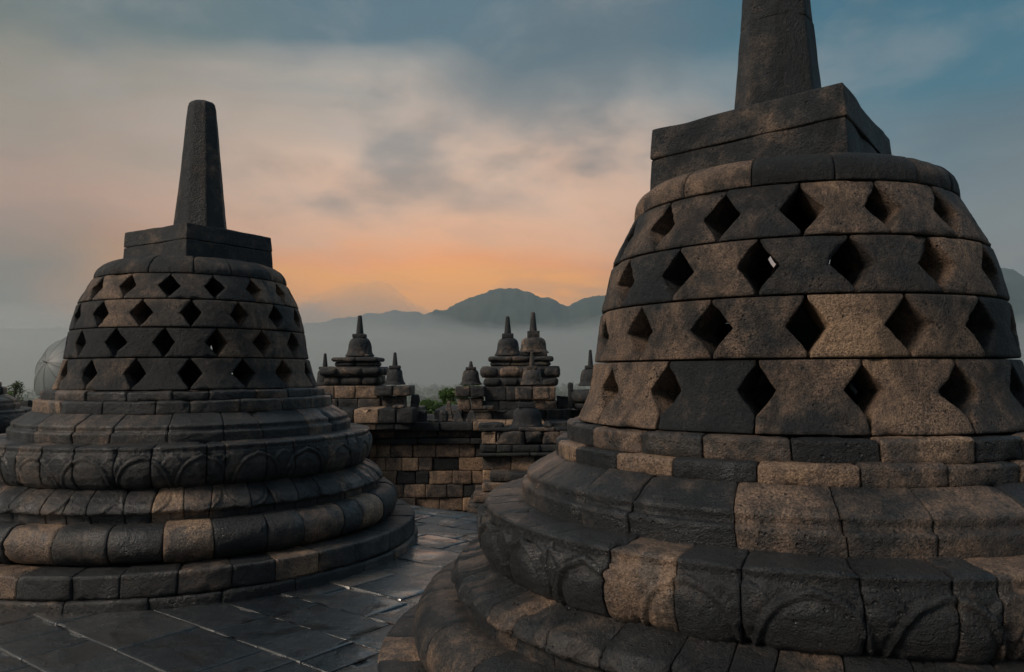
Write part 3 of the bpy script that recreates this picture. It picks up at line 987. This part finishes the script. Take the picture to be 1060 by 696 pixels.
def mini_stupa(px, Y, ybell, yneck, yn2, ytip, wbell, wneck, wspire, ped, label, seed, round_ped=False, tone=.35, lean=0.0):
    """ped = list of (ytop, ybottom, width) courses under the bell, all in metres via the measuring helpers"""
    rng = random.Random(seed)
    x = X(px, Y); zbase = Z(ped[-1][1], Y) if ped else Z(ybell, Y)
    root = thing('miniature_stupa', (x, Y, zbase), label, 'stupa', 'miniature stupas crowning the balustrade')
    root.rotation_euler = (0, lean, 0)
    z = lambda py: Z(py, Y) - zbase
    w = lambda p: p * Y * PX
    if ped:
        b = Bag()
        for k, (yt, yb_, wd) in enumerate(ped):
            W = w(wd); h = z(yt) - z(yb_)
            if round_ped:
                lathe(b, [(.01, z(yb_)), (W / 2 * .86, z(yb_)), (W / 2 * .97, z(yb_) + h * .2), (W / 2, z(yb_) + h * .5), (W / 2 * .97, z(yb_) + h * .8), (W / 2 * .84, z(yt)), (.01, z(yt))], 28, tone - .05, amp=.012, freq=7)
            else:
                nb = 2 if wd > 24 else 1
                for q in range(nb):
                    ww = W / nb
                    wbox(b, (-W / 2 + ww * (q + .5), 0, z(yb_) + h / 2), (ww - .004, W, h - .004), min(.95, max(.05, rng.gauss(tone, .13))), n=(9, 10, 6), rad=.022, amp=.012, freq=6, seed=rng.random() * 20)
        b.build('pedestal', M_MINI, root)
    b = Bag()
    pr = mini_profile(w(wbell) / 2, z(ybell), z(yneck))
    pr = smooth_prof(pr, 1)
    lathe(b, [(.01, z(ybell))] + pr + [(.01, z(yneck))], 48, tone, amp=.016, freq=8)
    b.build('bell', M_MINI, root)
    if yn2 is not None:
        b = Bag(); W = w(wneck)
        wbox(b, (0, 0, (z(yneck) + z(yn2)) / 2 - .004), (W, W, z(yn2) - z(yneck) + .008), tone - .08, n=(6, 6, 4), rad=.012, amp=.006)
        b.build('neck_block', M_MINI, root)
    if ytip is not None:
        b = Bag(); r = w(wspire) / 2; h = z(ytip) - z(yn2)
        lathe(b, [(r, z(yn2) - .01), (r * .95, z(yn2) + h * .1), (r * .55, z(yn2) + h * .93), (r * .45, z(yn2) + h * .98), (r * .2, z(ytip))], 12, tone - .15, amp=.004, cap=True)
        b.build('spire', M_MINI, root)
    return root


def shrine(Y, px, courses, base, label, seed, depth=None):
    """redented little shrine: courses = (ytop, ybottom, xleft, xright, tone, kind)"""
    rng = random.Random(seed)
    zb = Z(base, Y)
    root = thing('balustrade_shrine', (X(px, Y), Y, zb), label, 'shrine', 'small shrines on the balustrade')
    groups = {}
    for (yt, yb_, xl, xr, tone, part) in courses:
        b = groups.setdefault(part, Bag())
        x0, x1 = X(xl, Y) - X(px, Y), X(xr, Y) - X(px, Y)
        z0, z1 = Z(yb_, Y) - zb, Z(yt, Y) - zb
        W = x1 - x0; D = min(W, 1.15) * .95
        nb = max(1, int(W / .30)); xs = [x0 + W * (i + (.25 * (rng.random() - .5) if 0 < i < nb else 0)) / nb for i in range(nb + 1)]
        for i in range(nb):
            for (ya, yb2) in ((-D / 2, 0), (0, D / 2)):
                wbox(b, ((xs[i] + xs[i + 1]) / 2, (ya + yb2) / 2, (z0 + z1) / 2), (xs[i + 1] - xs[i] - .001, yb2 - ya - .001, z1 - z0 - .001), min(.95, max(.03, rng.gauss(tone, .12))),
                     n=(7, 7, 5), rad=min(.02, (z1 - z0) * .3) if part in ('body', 'plinth') else (z1 - z0) * .42, amp=.014, freq=8, seed=rng.random() * 20)
        wbox(b, (x0 + W / 2, 0, (z0 + z1) / 2), (W - .06, D - .06, z1 - z0 + .002 * len(groups)), tone - .1, n=(1, 1, 1), amp=0)
    for part, b in groups.items():
        b.build(part, M_WALL, root)
    return root


# left shrine with its stupas
shrine(13.0, 366, [(411, 424, 336, 399, .28, 'plinth'), (398, 411, 334, 396, .62, 'body'), (388.3, 398, 341, 397, .22, 'cornice'), (379, 388.3, 337, 399.5, .36, 'cornice'),
                   (374, 379, 350, 392, .22, 'roof_tier'), (369.5, 374, 347, 395, .28, 'roof_tier')], 424, 'stepped shrine carrying the tallest small spire of the left group', 41)
mini_stupa(372.3, 13.0, 368.6, 348.8, 345, 325.7, 28, 13.5, 8, [(366.2, 369.5, 24)], 'tallest small stupa of the left group, crowning the stepped shrine', 1, tone=.27)
mini_stupa(336.5, 12.8, 398, 381, 378.8, 364.8, 19, 11, 5.5, [(398, 408, 26), (408, 424, 22)], 'small stupa half hidden by the big left bell, left of the stepped shrine', 2, tone=.25)
mini_stupa(408.8, 12.6, 397.8, 381, 378, 364.2, 20.5, 11, 5.8, [(398.5, 409, 37), (409, 423.5, 23)], 'small stupa on a wide slab, right of the stepped shrine and beside the upright stone', 3, tone=.33)
# right shrine with its stupas
shrine(13.2, 537, [(414, 424, 501, 574, .28, 'plinth'), (399.5, 414, 503, 573, .40, 'body'), (391, 399.5, 501, 576, .30, 'cornice'), (379.5, 391, 498, 579, .40, 'cornice'),
                   (375, 379.5, 508, 569, .25, 'roof_tier'), (369.5, 375, 506, 571, .28, 'roof_tier')], 424, 'broad stepped shrine carrying the pair of tall small spires', 43)
mini_stupa(525.6, 13.0, 368.6, 350, 345.5, 327.5, 26.5, 12, 7.4, [(366, 369.5, 23)], 'left and greyer of the two tall small stupas on the broad shrine', 4, tone=.30)
mini_stupa(552.0, 13.5, 366, 349.5, 343, 323.3, 31, 13, 8, [(364.5, 369.7, 28)], 'right, browner and larger of the two tall small stupas on the broad shrine', 5, tone=.50)
mini_stupa(487.3, 12.8, 398.5, 382.5, 380, 373.8, 21.5, 10.5, 5, [(399.5, 410.5, 31), (411, 424, 26)], 'squat small stupa with a stubby spire, left of the broad shrine above the green trees', 6, tone=.42)
mini_stupa(550.5, 12.2, 398.8, 382.5, 379, 364.5, 24, 10.8, 6, [(400.5, 413.5, 35), (413.5, 424, 27)], 'brown small stupa with a thin spire, standing in front of the broad shrine', 7, tone=.52)
mini_stupa(544.8, 11.35, 443, 421.5, 416.4, None, 35, 18, None, [(441, 446, 38)], 'dark round bell without a spire on the near right pier of the wall', 8, tone=.16)
mini_stupa(611.0, 12.4, 400, 382.5, 379, 362.7, 25, 11, 5.6, [(404, 416.5, 46), (416.5, 424, 38)], 'small stupa on a round pedestal, touching the left edge of the big right bell', 9, round_ped=True, tone=.35)


# ---- upright stones along the coping -------------------------------------------

def antefix(px, Y, yb_, yt, wpx, label, seed, kind='round', tone=.25):
    b = Bag(); w = wpx * Y * PX; z0, z1 = Z(yb_, Y), Z(yt, Y); h = z1 - z0
    if kind == 'round':
        wbox(b, (0, 0, h / 2), (w, w * .8, h), tone, n=(8, 7, 10), rad=w * .42, amp=.012, freq=7, seed=seed)
        name = 'upright_stone'
    elif kind == 'peak':
        wbox(b, (0, 0, h / 2), (w, w * .8, h), tone, n=(8, 7, 8), rad=.015, amp=.012, freq=7, taper=.22, seed=seed)
        name = 'pointed_stone'
    else:
        wbox(b, (0, 0, h / 2), (w, w * .9, h), tone, n=(8, 7, 8), rad=.03, amp=.02, freq=6, seed=seed)
        name = 'loose_block'
    o = b.build(name, M_WALL, loc=(X(px, Y), Y, z0), label=label, category='stone', group='loose and upright stones along the wall top')
    return o


antefix(429.8, 12.5, 424.5, 407.3, 9.5, 'rounded upright stone beside the right end of the left shrine group', 3, 'round', .22)
antefix(437.5, 12.2, 437, 424.2, 9, 'dark square block at the left side of the green gap', 4, 'block', .1)
antefix(464.3, 12.3, 437, 415, 10, 'brown pointed stone at the right side of the green gap', 5, 'peak', .5)
antefix(459.5, 12.1, 437, 424, 9, 'low grey rounded stone in front of the brown pointed one', 6, 'round', .3)
antefix(474, 12.1, 437, 424, 13, 'left of two grey pointed stones in a row under the squat stupa', 7, 'peak', .3)
antefix(488, 12.1, 437, 424.5, 14, 'right of two grey pointed stones in a row under the squat stupa', 8, 'peak', .34)
antefix(590.5, 12.3, 424, 396.3, 6.5, 'thin upright stone just left of the small stupa on the round pedestal', 9, 'round', .1)
antefix(582, 12.9, 424.5, 409, 14, 'plain grey block between the broad shrine and the round pedestal', 10, 'block', .32)
antefix(508, 11.3, 444, 437.5, 26, 'flat bluish slab lying on the left end of the near right pier', 11, 'block', .12)
antefix(577, 11.4, 444, 436, 18, 'flat dark slab lying right of the spireless bell', 12, 'block', .16)
antefix(28.5, 12.8, 440, 410.5, 11, 'dark squared stone beside the umbrella at the left edge', 13, 'block', .2)


_r = random.Random(77)
for (px_, Y_, yb_, hh_, ww_, lab, tn) in (
        (505, 12.45, 424.5, 5, 12, 'small worn block right of the squat stupa pedestal', .3),
        (447.5, 11.95, 436.5, 3, 13, 'thin flat slab lying in the green gap of the wall', .15),
        (413, 11.9, 422.3, 3.5, 12, 'flat stone lying in front of the right slab stupa of the left group', .4),
        (519, 11.5, 443.3, 4, 13, 'brown flat stone lying left of the spireless bell', .6),
        (566, 11.15, 443.3, 5, 9, 'small grey block right beside the spireless bell', .3)):
    antefix(px_, Y_, yb_, yb_ - hh_, ww_, lab, _r.random() * 20, 'block', tn)

# ================================================================== person with umbrella

def person(loc, face):
    J = [((0, 0, .96), (.15, .11)), ((0, .0, 1.12), (.13, .10)), ((0, 0, 1.32), (.16, .11)), ((0, 0, 1.42), (.10, .08)), ((0, -.01, 1.50), (.05, .05)), ((0, -.02, 1.60), (.075, .09)), ((0, -.02, 1.68), (.07, .08)),
         ((.17, 0, 1.39), (.055, .055)), ((.24, -.04, 1.13), (.042, .042)), ((.17, -.20, 1.16), (.032, .032)), ((.15, -.24, 1.20), (.035, .03)),
         ((-.17, 0, 1.39), (.055, .055)), ((-.23, .02, 1.12), (.042, .042)), ((-.24, -.05, .88), (.032, .032)), ((-.24, -.07, .80), (.025, .035)),
         ((.09, 0, .86), (.085, .09)), ((.10, -.01, .50), (.062, .062)), ((.10, .02, .09), (.042, .042)), ((.11, -.12, .04), (.04, .03)),
         ((-.09, 0, .86), (.085, .09)), ((-.10, -.01, .50), (.062, .062)), ((-.10, .02, .09), (.042, .042)), ((-.11, -.12, .04), (.04, .03))]
    E = [(0, 1), (1, 2), (2, 3), (3, 4), (4, 5), (5, 6), (3, 7), (7, 8), (8, 9), (9, 10), (3, 11), (11, 12), (12, 13), (13, 14), (0, 15), (15, 16), (16, 17), (17, 18), (0, 19), (19, 20), (20, 21), (21, 22)]
    me = bpy.data.meshes.new('person'); me.from_pydata([j[0] for j in J], E, [])
    me.materials.append(plain_mat('dark_clothes', (.02, .022, .028), .85))
    o = bpy.data.objects.new('person', me); C.objects.link(o)
    o.modifiers.new('skin', 'SKIN').use_smooth_shade = True
    for v, j in zip(me.skin_vertices[0].data, J): v.radius = j[1]
    me.skin_vertices[0].data[0].use_root = True
    ss = o.modifiers.new('sub', 'SUBSURF'); ss.levels = ss.render_levels = 2
    o.location = loc; o.rotation_euler = (0, 0, face)
    o['label'] = 'person in dark clothes standing hidden behind the pale umbrella'; o['category'] = 'person'
    return o


def umbrella(tip, axis, Rc):
    """tip = apex of the canopy; axis = direction the ferrule points"""
    root = thing('umbrella', tip, 'open translucent grey umbrella showing between the left edge and the left bell', 'umbrella')
    root.rotation_euler = Vector(axis).to_track_quat('Z', 'Y').to_euler()
    mat = plain_mat('umbrella_film', (.13, .145, .145), .5, .08)
    N = NT(mat.node_tree); b_ = N.n['Principled BSDF']
    b_.inputs['Alpha'].default_value = .76
    rib_m = plain_mat('umbrella_metal', (.10, .10, .10), .4)
    b = Bag(); npan = 8; m = 64; L = 12
    th = np.linspace(0, 2 * math.pi, m + 1)[:-1]
    rr = np.linspace(.02, 1, L)
    sag = 1 - .07 * (1 - np.abs(np.cos(th * npan / 2))) [None, :] * rr[:, None] ** 2
    V = np.stack([rr[:, None] * Rc * sag * np.cos(th), rr[:, None] * Rc * sag * np.sin(th), -(rr[:, None] ** 2) * Rc * .42 - .03 * (1 - np.abs(np.cos(th * npan / 2))) * rr[:, None] * .5], -1)
    V2 = V - np.array([0, 0, .0015])
    i = np.arange(L - 1)[:, None] * m; j = np.arange(m)[None, :]; j2 = (j + 1) % m
    F = np.stack([i + j, i + j2, i + m + j2, i + m + j], -1).reshape(-1, 4)
    b.add(V, F[:, ::-1], .5)
    b.build('canopy', mat, root)
    for k in range(npan):
        a = 2 * math.pi * k / npan
        b = Bag(); pr = np.linspace(0, 1, 10)
        P = np.stack([pr * Rc * math.cos(a), pr * Rc * math.sin(a), -(pr ** 2) * Rc * .42 - .006], -1)
        ring8 = np.linspace(0, 2 * math.pi, 7)[:-1]
        side = np.array([-math.sin(a), math.cos(a), 0])
        VV = P[:, None, :] + .008 * (np.cos(ring8)[None, :, None] * side + np.sin(ring8)[None, :, None] * np.array([0, 0, 1]))
        i = np.arange(9)[:, None] * 6; j = np.arange(6)[None, :]; j2 = (j + 1) % 6
        b.add(VV, np.stack([i + j, i + j2, i + 6 + j2, i + 6 + j], -1).reshape(-1, 4), .3)
        b.build('rib', rib_m, root)
    b = Bag(); lathe(b, [(.006, -.78), (.006, 0), (.009, .0), (.006, .07), (.002, .08)], 10, .3)
    b.build('shaft', rib_m, root)
    b = Bag(); lathe(b, [(.002, -.90), (.016, -.89), (.018, -.80), (.010, -.77), (.006, -.77)], 12, .3)
    b.build('handle', plain_mat('umbrella_grip', (.05, .03, .02), .5), root)
    return root


UY = 13.3
utip = Vector((X(48, UY), UY, Z(372.5, UY)))
uax = Vector((-.38, -.86, .34)).normalized()
umbrella(utip, uax, .62)
hand = utip - uax * .84
person((hand.x + .05, hand.y + .22, 0.0), R(8)) if False else person((hand.x - .02, hand.y + .30, 0.0), R(0))

# ================================================================== land beyond

def hfun(x, y):
    P = np.stack([x, y, 0 * x], -1)
    return P


def build_ground():
    # hill the monument stands on, falling away to a flat valley
    n = 90
    r = np.concatenate([np.linspace(0, 60, 20), np.geomspace(66, 9500, 50)])
    th = np.linspace(0, 2 * math.pi, n + 1)[:-1]
    x = r[:, None] * np.cos(th); y = r[:, None] * np.sin(th)
    d = r[:, None] + 0 * th
    z = -3.2 - 8 * np.clip((d - 22) / 30, 0, 1) - 22 * np.clip((d - 50) / 260, 0, 1) ** .8
    P = np.stack([x, y, 0 * x], -1)
    z = z + fbm(P, 1 / 60, 3) * np.clip((d - 60) / 200, 0, 1) * 4
    b = Bag()
    V = np.stack([x, y, z], -1)
    i = np.arange(len(r) - 1)[:, None] * n; j = np.arange(n)[None, :]; j2 = (j + 1) % n
    F = np.stack([i + j, i + n + j, i + n + j2, i + j2], -1).reshape(-1, 4)
    b.add(V, F, .5)
    b.build('ground', plain_mat('valley_grass', (.045, .060, .022), .9, .5, .05), kind='structure')


build_ground()


def build_hills():
    """the range across the valley; its crest follows the skyline"""
    Yc = 4200.0
    sky = [(-700, 345), (-300, 338), (0, 338), (200, 336), (300, 334), (345, 331), (380, 326), (405, 322), (440, 322), (460, 319), (475, 312), (492, 306), (505, 303), (520, 299.5), (534, 297.5), (548, 299), (560, 304), (575, 309), (586, 315.5), (597, 314), (606, 309.5), (620, 309),
           (700, 300), (760, 292), (800, 286), (900, 282), (1000, 280), (1040, 280), (1052, 284), (1062, 292), (1120, 300), (1300, 322), (1800, 335)]
    nx, ny = 1300, 110
    px = np.linspace(-700, 1800, nx)
    crest_y = np.interp(px, [p[0] for p in sky], [p[1] for p in sky])
    q1 = np.stack([px / 10, px * 0, px * 0 + 4], -1); q2 = np.stack([px / 47, px * 0, px * 0 + 9], -1)
    crest_y = crest_y - 3.2 * fbm(q1, 1.0, 4, .65) - 3.5 * fbm(q2, 1.0, 2)
    az = (px - 530) * PX
    Yr = np.linspace(2500, 6200, ny)
    crest = (385.7 - crest_y) * PX * Yc
    X_ = az[None, :] * Yc * (1 + 0 * Yr[:, None]); Y_ = Yr[:, None] + 0 * X_
    P = np.stack([X_, Y_, 0 * X_], -1)
    q = (Y_ - Yc) / 1500
    prof = np.where(q < 0, np.clip(1 + q * .92, 0, 1) ** 1.25, np.clip(1 - q * .6, 0, 1))
    rid = 1 - np.abs(fbm(P, 1 / 520, 4, .55))
    z = crest[None, :] * prof * (1 - .42 * (1 - rid) * np.clip(np.abs(q) * 3, 0, 1) * 1.6)
    z = z + fbm(P + 300, 1 / 38, 4, .6) * 13 * np.clip(z / 100, 0, 1) + fbm(P + 77, 1 / 160, 3) * 22 * np.clip(np.abs(q) * 4, .25, 1) * np.clip(z / 100, 0, 1)
    z = z + 1.5 - 38 * np.clip(1 - z / 60, 0, 1)
    b = Bag(); b.add(np.stack([X_, Y_, z], -1), grid_faces(ny, nx), .5)
    b.build('hills', plain_mat('forested_hillside', (.034, .044, .030), .95, .35, .01), kind='structure')


build_hills()

# ---- trees --------------------------------------------------------------------
M_LEAF = leaf_mat('fresh_leaves', (.035, .065, .014), (.085, .15, .035))
M_LEAF2 = leaf_mat('dull_leaves', (.05, .06, .03), (.10, .12, .06))
M_BARK = plain_mat('bark', (.07, .055, .04), .9)


def tube(b, pts, rads, n=8, tone=.3):
    pts = [np.array(p, float) for p in pts]; V = []
    for i, p in enumerate(pts):
        t = pts[min(i + 1, len(pts) - 1)] - pts[max(i - 1, 0)]; t /= np.linalg.norm(t)
        u = np.cross(t, [0, 1, .1]); u /= np.linalg.norm(u); w = np.cross(t, u)
        a = np.linspace(0, 2 * math.pi, n + 1)[:-1]
        V.append(p + rads[i] * (np.cos(a)[:, None] * u + np.sin(a)[:, None] * w))
    V = np.array(V); i = np.arange(len(pts) - 1)[:, None] * n; j = np.arange(n)[None, :]; j2 = (j + 1) % n
    b.add(V, np.stack([i + j, i + j2, i + n + j2, i + n + j], -1).reshape(-1, 4), tone)


def tree(x, y, z0, ztop, cr, label, seed, mat, leaf=.16, nleaf=9000, nclump=26, loose=.5, group='trees beyond the wall'):
    rs = np.random.RandomState(seed); rng = random.Random(seed)
    root = thing('broadleaf_tree', (x, y, z0), label, 'tree', group)
    H = ztop - z0
    b = Bag(); tk = Bag()
    tube(tk, [(0, 0, -.3), (.1, 0, H * .25), (-.1, .1, H * .5), (.1, 0, H * .8)], [H * .028, H * .022, H * .016, H * .006])
    cl = []
    for k in range(nclump):
        a = rng.random() * 2 * math.pi; rr = cr * math.sqrt(rng.random()) * .85; hz = H * (.42 + .5 * rng.random())
        lim = math.sqrt(max(0.05, 1 - ((hz / H - .68) / .36) ** 2)); rr *= lim
        c = np.array([rr * math.cos(a), rr * math.sin(a), hz]); cl.append((c, cr * (.16 + .2 * rng.random())))
        tube(tk, [(0, 0, H * (.25 + .3 * rng.random())), c * np.array([.5, .5, .8]), c], [H * .010, H * .006, H * .002], 5)
    per = nleaf // nclump
    for (c, r) in cl:
        d = rs.normal(size=(per, 3)); d /= np.linalg.norm(d, axis=1, keepdims=True)
        p = c + d * (r * (rs.rand(per, 1) ** loose)) * np.array([1.15, 1.15, .8])
        u = rs.normal(size=(per, 3)); u /= np.linalg.norm(u, axis=1, keepdims=True)
        w = np.cross(u, rs.normal(size=(per, 3))); w /= np.linalg.norm(w, axis=1, keepdims=True)
        s = leaf * (.6 + .8 * rs.rand(per, 1))
        V = np.stack([p - u * s, p + w * s * .4, p + u * s, p - w * s * .4], 1).reshape(-1, 3)
        t = np.repeat(rs.rand(per) * .6 + .4 * rs.rand(), 4)
        b.add(V, np.arange(per * 4).reshape(-1, 4), t)
    b.build('crown', mat, root, smooth=False); tk.build('trunk', M_BARK, root)


tree(X(454, 44), 44, -9.5, Z(390, 44), 1.5, 'bright green leafy tree top in the low gap of the wall', 3, M_LEAF, leaf=.13)
tree(X(484, 40), 40, -8.5, Z(385, 40), 1.2, 'small bright green tree top against the mist, left of the squat stupa', 4, M_LEAF, leaf=.12, nleaf=5000)
tree(X(-2, 42), 42, -9, Z(380, 42), 1.8, 'thin feathery grey-green tree at the far left edge', 5, M_LEAF2, leaf=.09, nleaf=4200, loose=.9)
tree(X(17, 36), 36, -8, Z(386, 36), 1.5, 'low bright green tree right of the far left stupa', 6, M_LEAF, leaf=.12, nleaf=5000)


def build_forest():
    """mass of far treetops in the valley that reads as one ragged cover"""
    rs = np.random.RandomState(9); b = Bag()
    N_ = 4200
    a = (rs.rand(N_) * 1.9 - .95); d = np.exp(np.log(90) + rs.rand(N_) ** .8 * (np.log(1500) - np.log(90)))
    x = np.sin(a) * d; y = np.cos(a) * d
    z = -3.2 - 8 - 22 * np.clip((d - 50) / 260, 0, 1) ** .8
    q = 46
    for k in range(N_):
        s = (2.0 + 2.6 * rs.rand()) * (1 + d[k] / 900)
        u = rs.normal(size=(q, 3)); u /= np.linalg.norm(u, axis=1, keepdims=True); u[:, 2] = np.abs(u[:, 2]) * 1.1 - .25
        p = u * s * (.75 + .4 * rs.rand(q, 1)) + np.array([x[k], y[k], z[k] + s * .6])
        a1 = rs.normal(size=(q, 3)); a1 /= np.linalg.norm(a1, axis=1, keepdims=True)
        a2 = np.cross(a1, u + .3 * rs.normal(size=(q, 3))); a2 /= np.linalg.norm(a2, axis=1, keepdims=True) + 1e-6
        w = s * .30
        V = np.stack([p - a1 * w, p + a2 * w * .7, p + a1 * w, p - a2 * w * .7], 1).reshape(-1, 3)
        b.add(V, np.arange(q * 4).reshape(-1, 4), np.clip(rs.rand() * .5 + .5 * np.repeat(rs.rand(q), 4), 0, 1))
    b.build('forest', M_LEAF2, smooth=False, kind='stuff')


build_forest()

# ================================================================== air

def vol_mat(name, dens, col, aniso=.0):
    m = bpy.data.materials.new(name); m.use_nodes = True
    n = m.node_tree.nodes; n.clear()
    v = n.new('ShaderNodeVolumePrincipled'); v.inputs['Density'].default_value = dens; v.inputs['Color'].default_value = (*col, 1)
    v.inputs['Anisotropy'].default_value = aniso
    o = n.new('ShaderNodeOutputMaterial'); m.node_tree.links.new(v.outputs[0], o.inputs['Volume'])
    return m


def build_haze():
    me = bpy.data.meshes.new('haze')
    X0, X1, Y0, Y1, Z0, Z1 = -9600, 9600, -9600, 9600, -42, 660
    v = [(x, y, z) for z in (Z0, Z1) for y in (Y0, Y1) for x in (X0, X1)]
    f = [(0, 2, 3, 1), (4, 5, 7, 6), (0, 1, 5, 4), (2, 6, 7, 3), (0, 4, 6, 2), (1, 3, 7, 5)]
    me.from_pydata(v, [], f); me.materials.append(vol_mat('haze_air', 1.35e-4, (.76, .92, 1.0), .35))
    o = bpy.data.objects.new('haze', me); C.objects.link(o); o['kind'] = 'stuff'


def build_mist():
    """bank of morning mist lying in the valley in front of the hills"""
    m, L = 900, 260
    th = np.linspace(0, 2 * math.pi, m + 1)[:-1]; ph = np.linspace(-math.pi / 2, math.pi / 2, L)
    U = np.stack([np.cos(ph)[:, None] * np.cos(th), np.cos(ph)[:, None] * np.sin(th), np.sin(ph)[:, None] + 0 * th], -1)
    cen = np.array([0, 2350.0, 20]); rad = np.array([5200, 1950, 420.0])
    P = U * rad
    d = fbm(P + 500, 1 / 420, 4, .55)
    P = P + cen
    lump = fbm(np.stack([P[..., 0], P[..., 0] * 0, P[..., 0] * 0], -1), 1 / 260, 4, .6)
    sm = np.clip((P[..., 1] - 250) / 2200, 0, 1); sm = sm * sm * (3 - 2 * sm)
    l2 = fbm(P * np.array([1, 1, 0]), 1 / 330, 4, .6)
    lid = -27 + 158 * sm + l2 * 95 * sm + fbm(P * np.array([1, 1, 0]) + 90, 1 / 90, 3, .6) * 16 * sm + 50 * sm * np.clip((-P[..., 0] - 250) / 500, 0, 1)
    lid = lid + 95 * np.exp(-((P[..., 0] + 440) / 170) ** 2 - ((P[..., 1] - 2700) / 400) ** 2) * (1 + .5 * l2) + 60 * np.exp(-((P[..., 0] + 600) / 160) ** 2 - ((P[..., 1] - 2700) / 400) ** 2)
    P[..., 2] = np.where(P[..., 2] > lid, lid + (P[..., 2] - lid) * .08, P[..., 2])
    P[..., 2] = np.maximum(P[..., 2], -40.5)
    b = Bag()
    i = np.arange(L - 1)[:, None] * m; j = np.arange(m)[None, :]; j2 = (j + 1) % m
    b.add(P, np.stack([i + j, i + j2, i + m + j2, i + m + j], -1).reshape(-1, 4), .5)
    b.build('valley_mist', vol_mat('mist_air', 7e-4, (.98, .98, .96), .35), kind='stuff')


build_haze()
build_mist()
scn.cycles.volume_bounces = 1
scn.cycles.max_bounces = 6
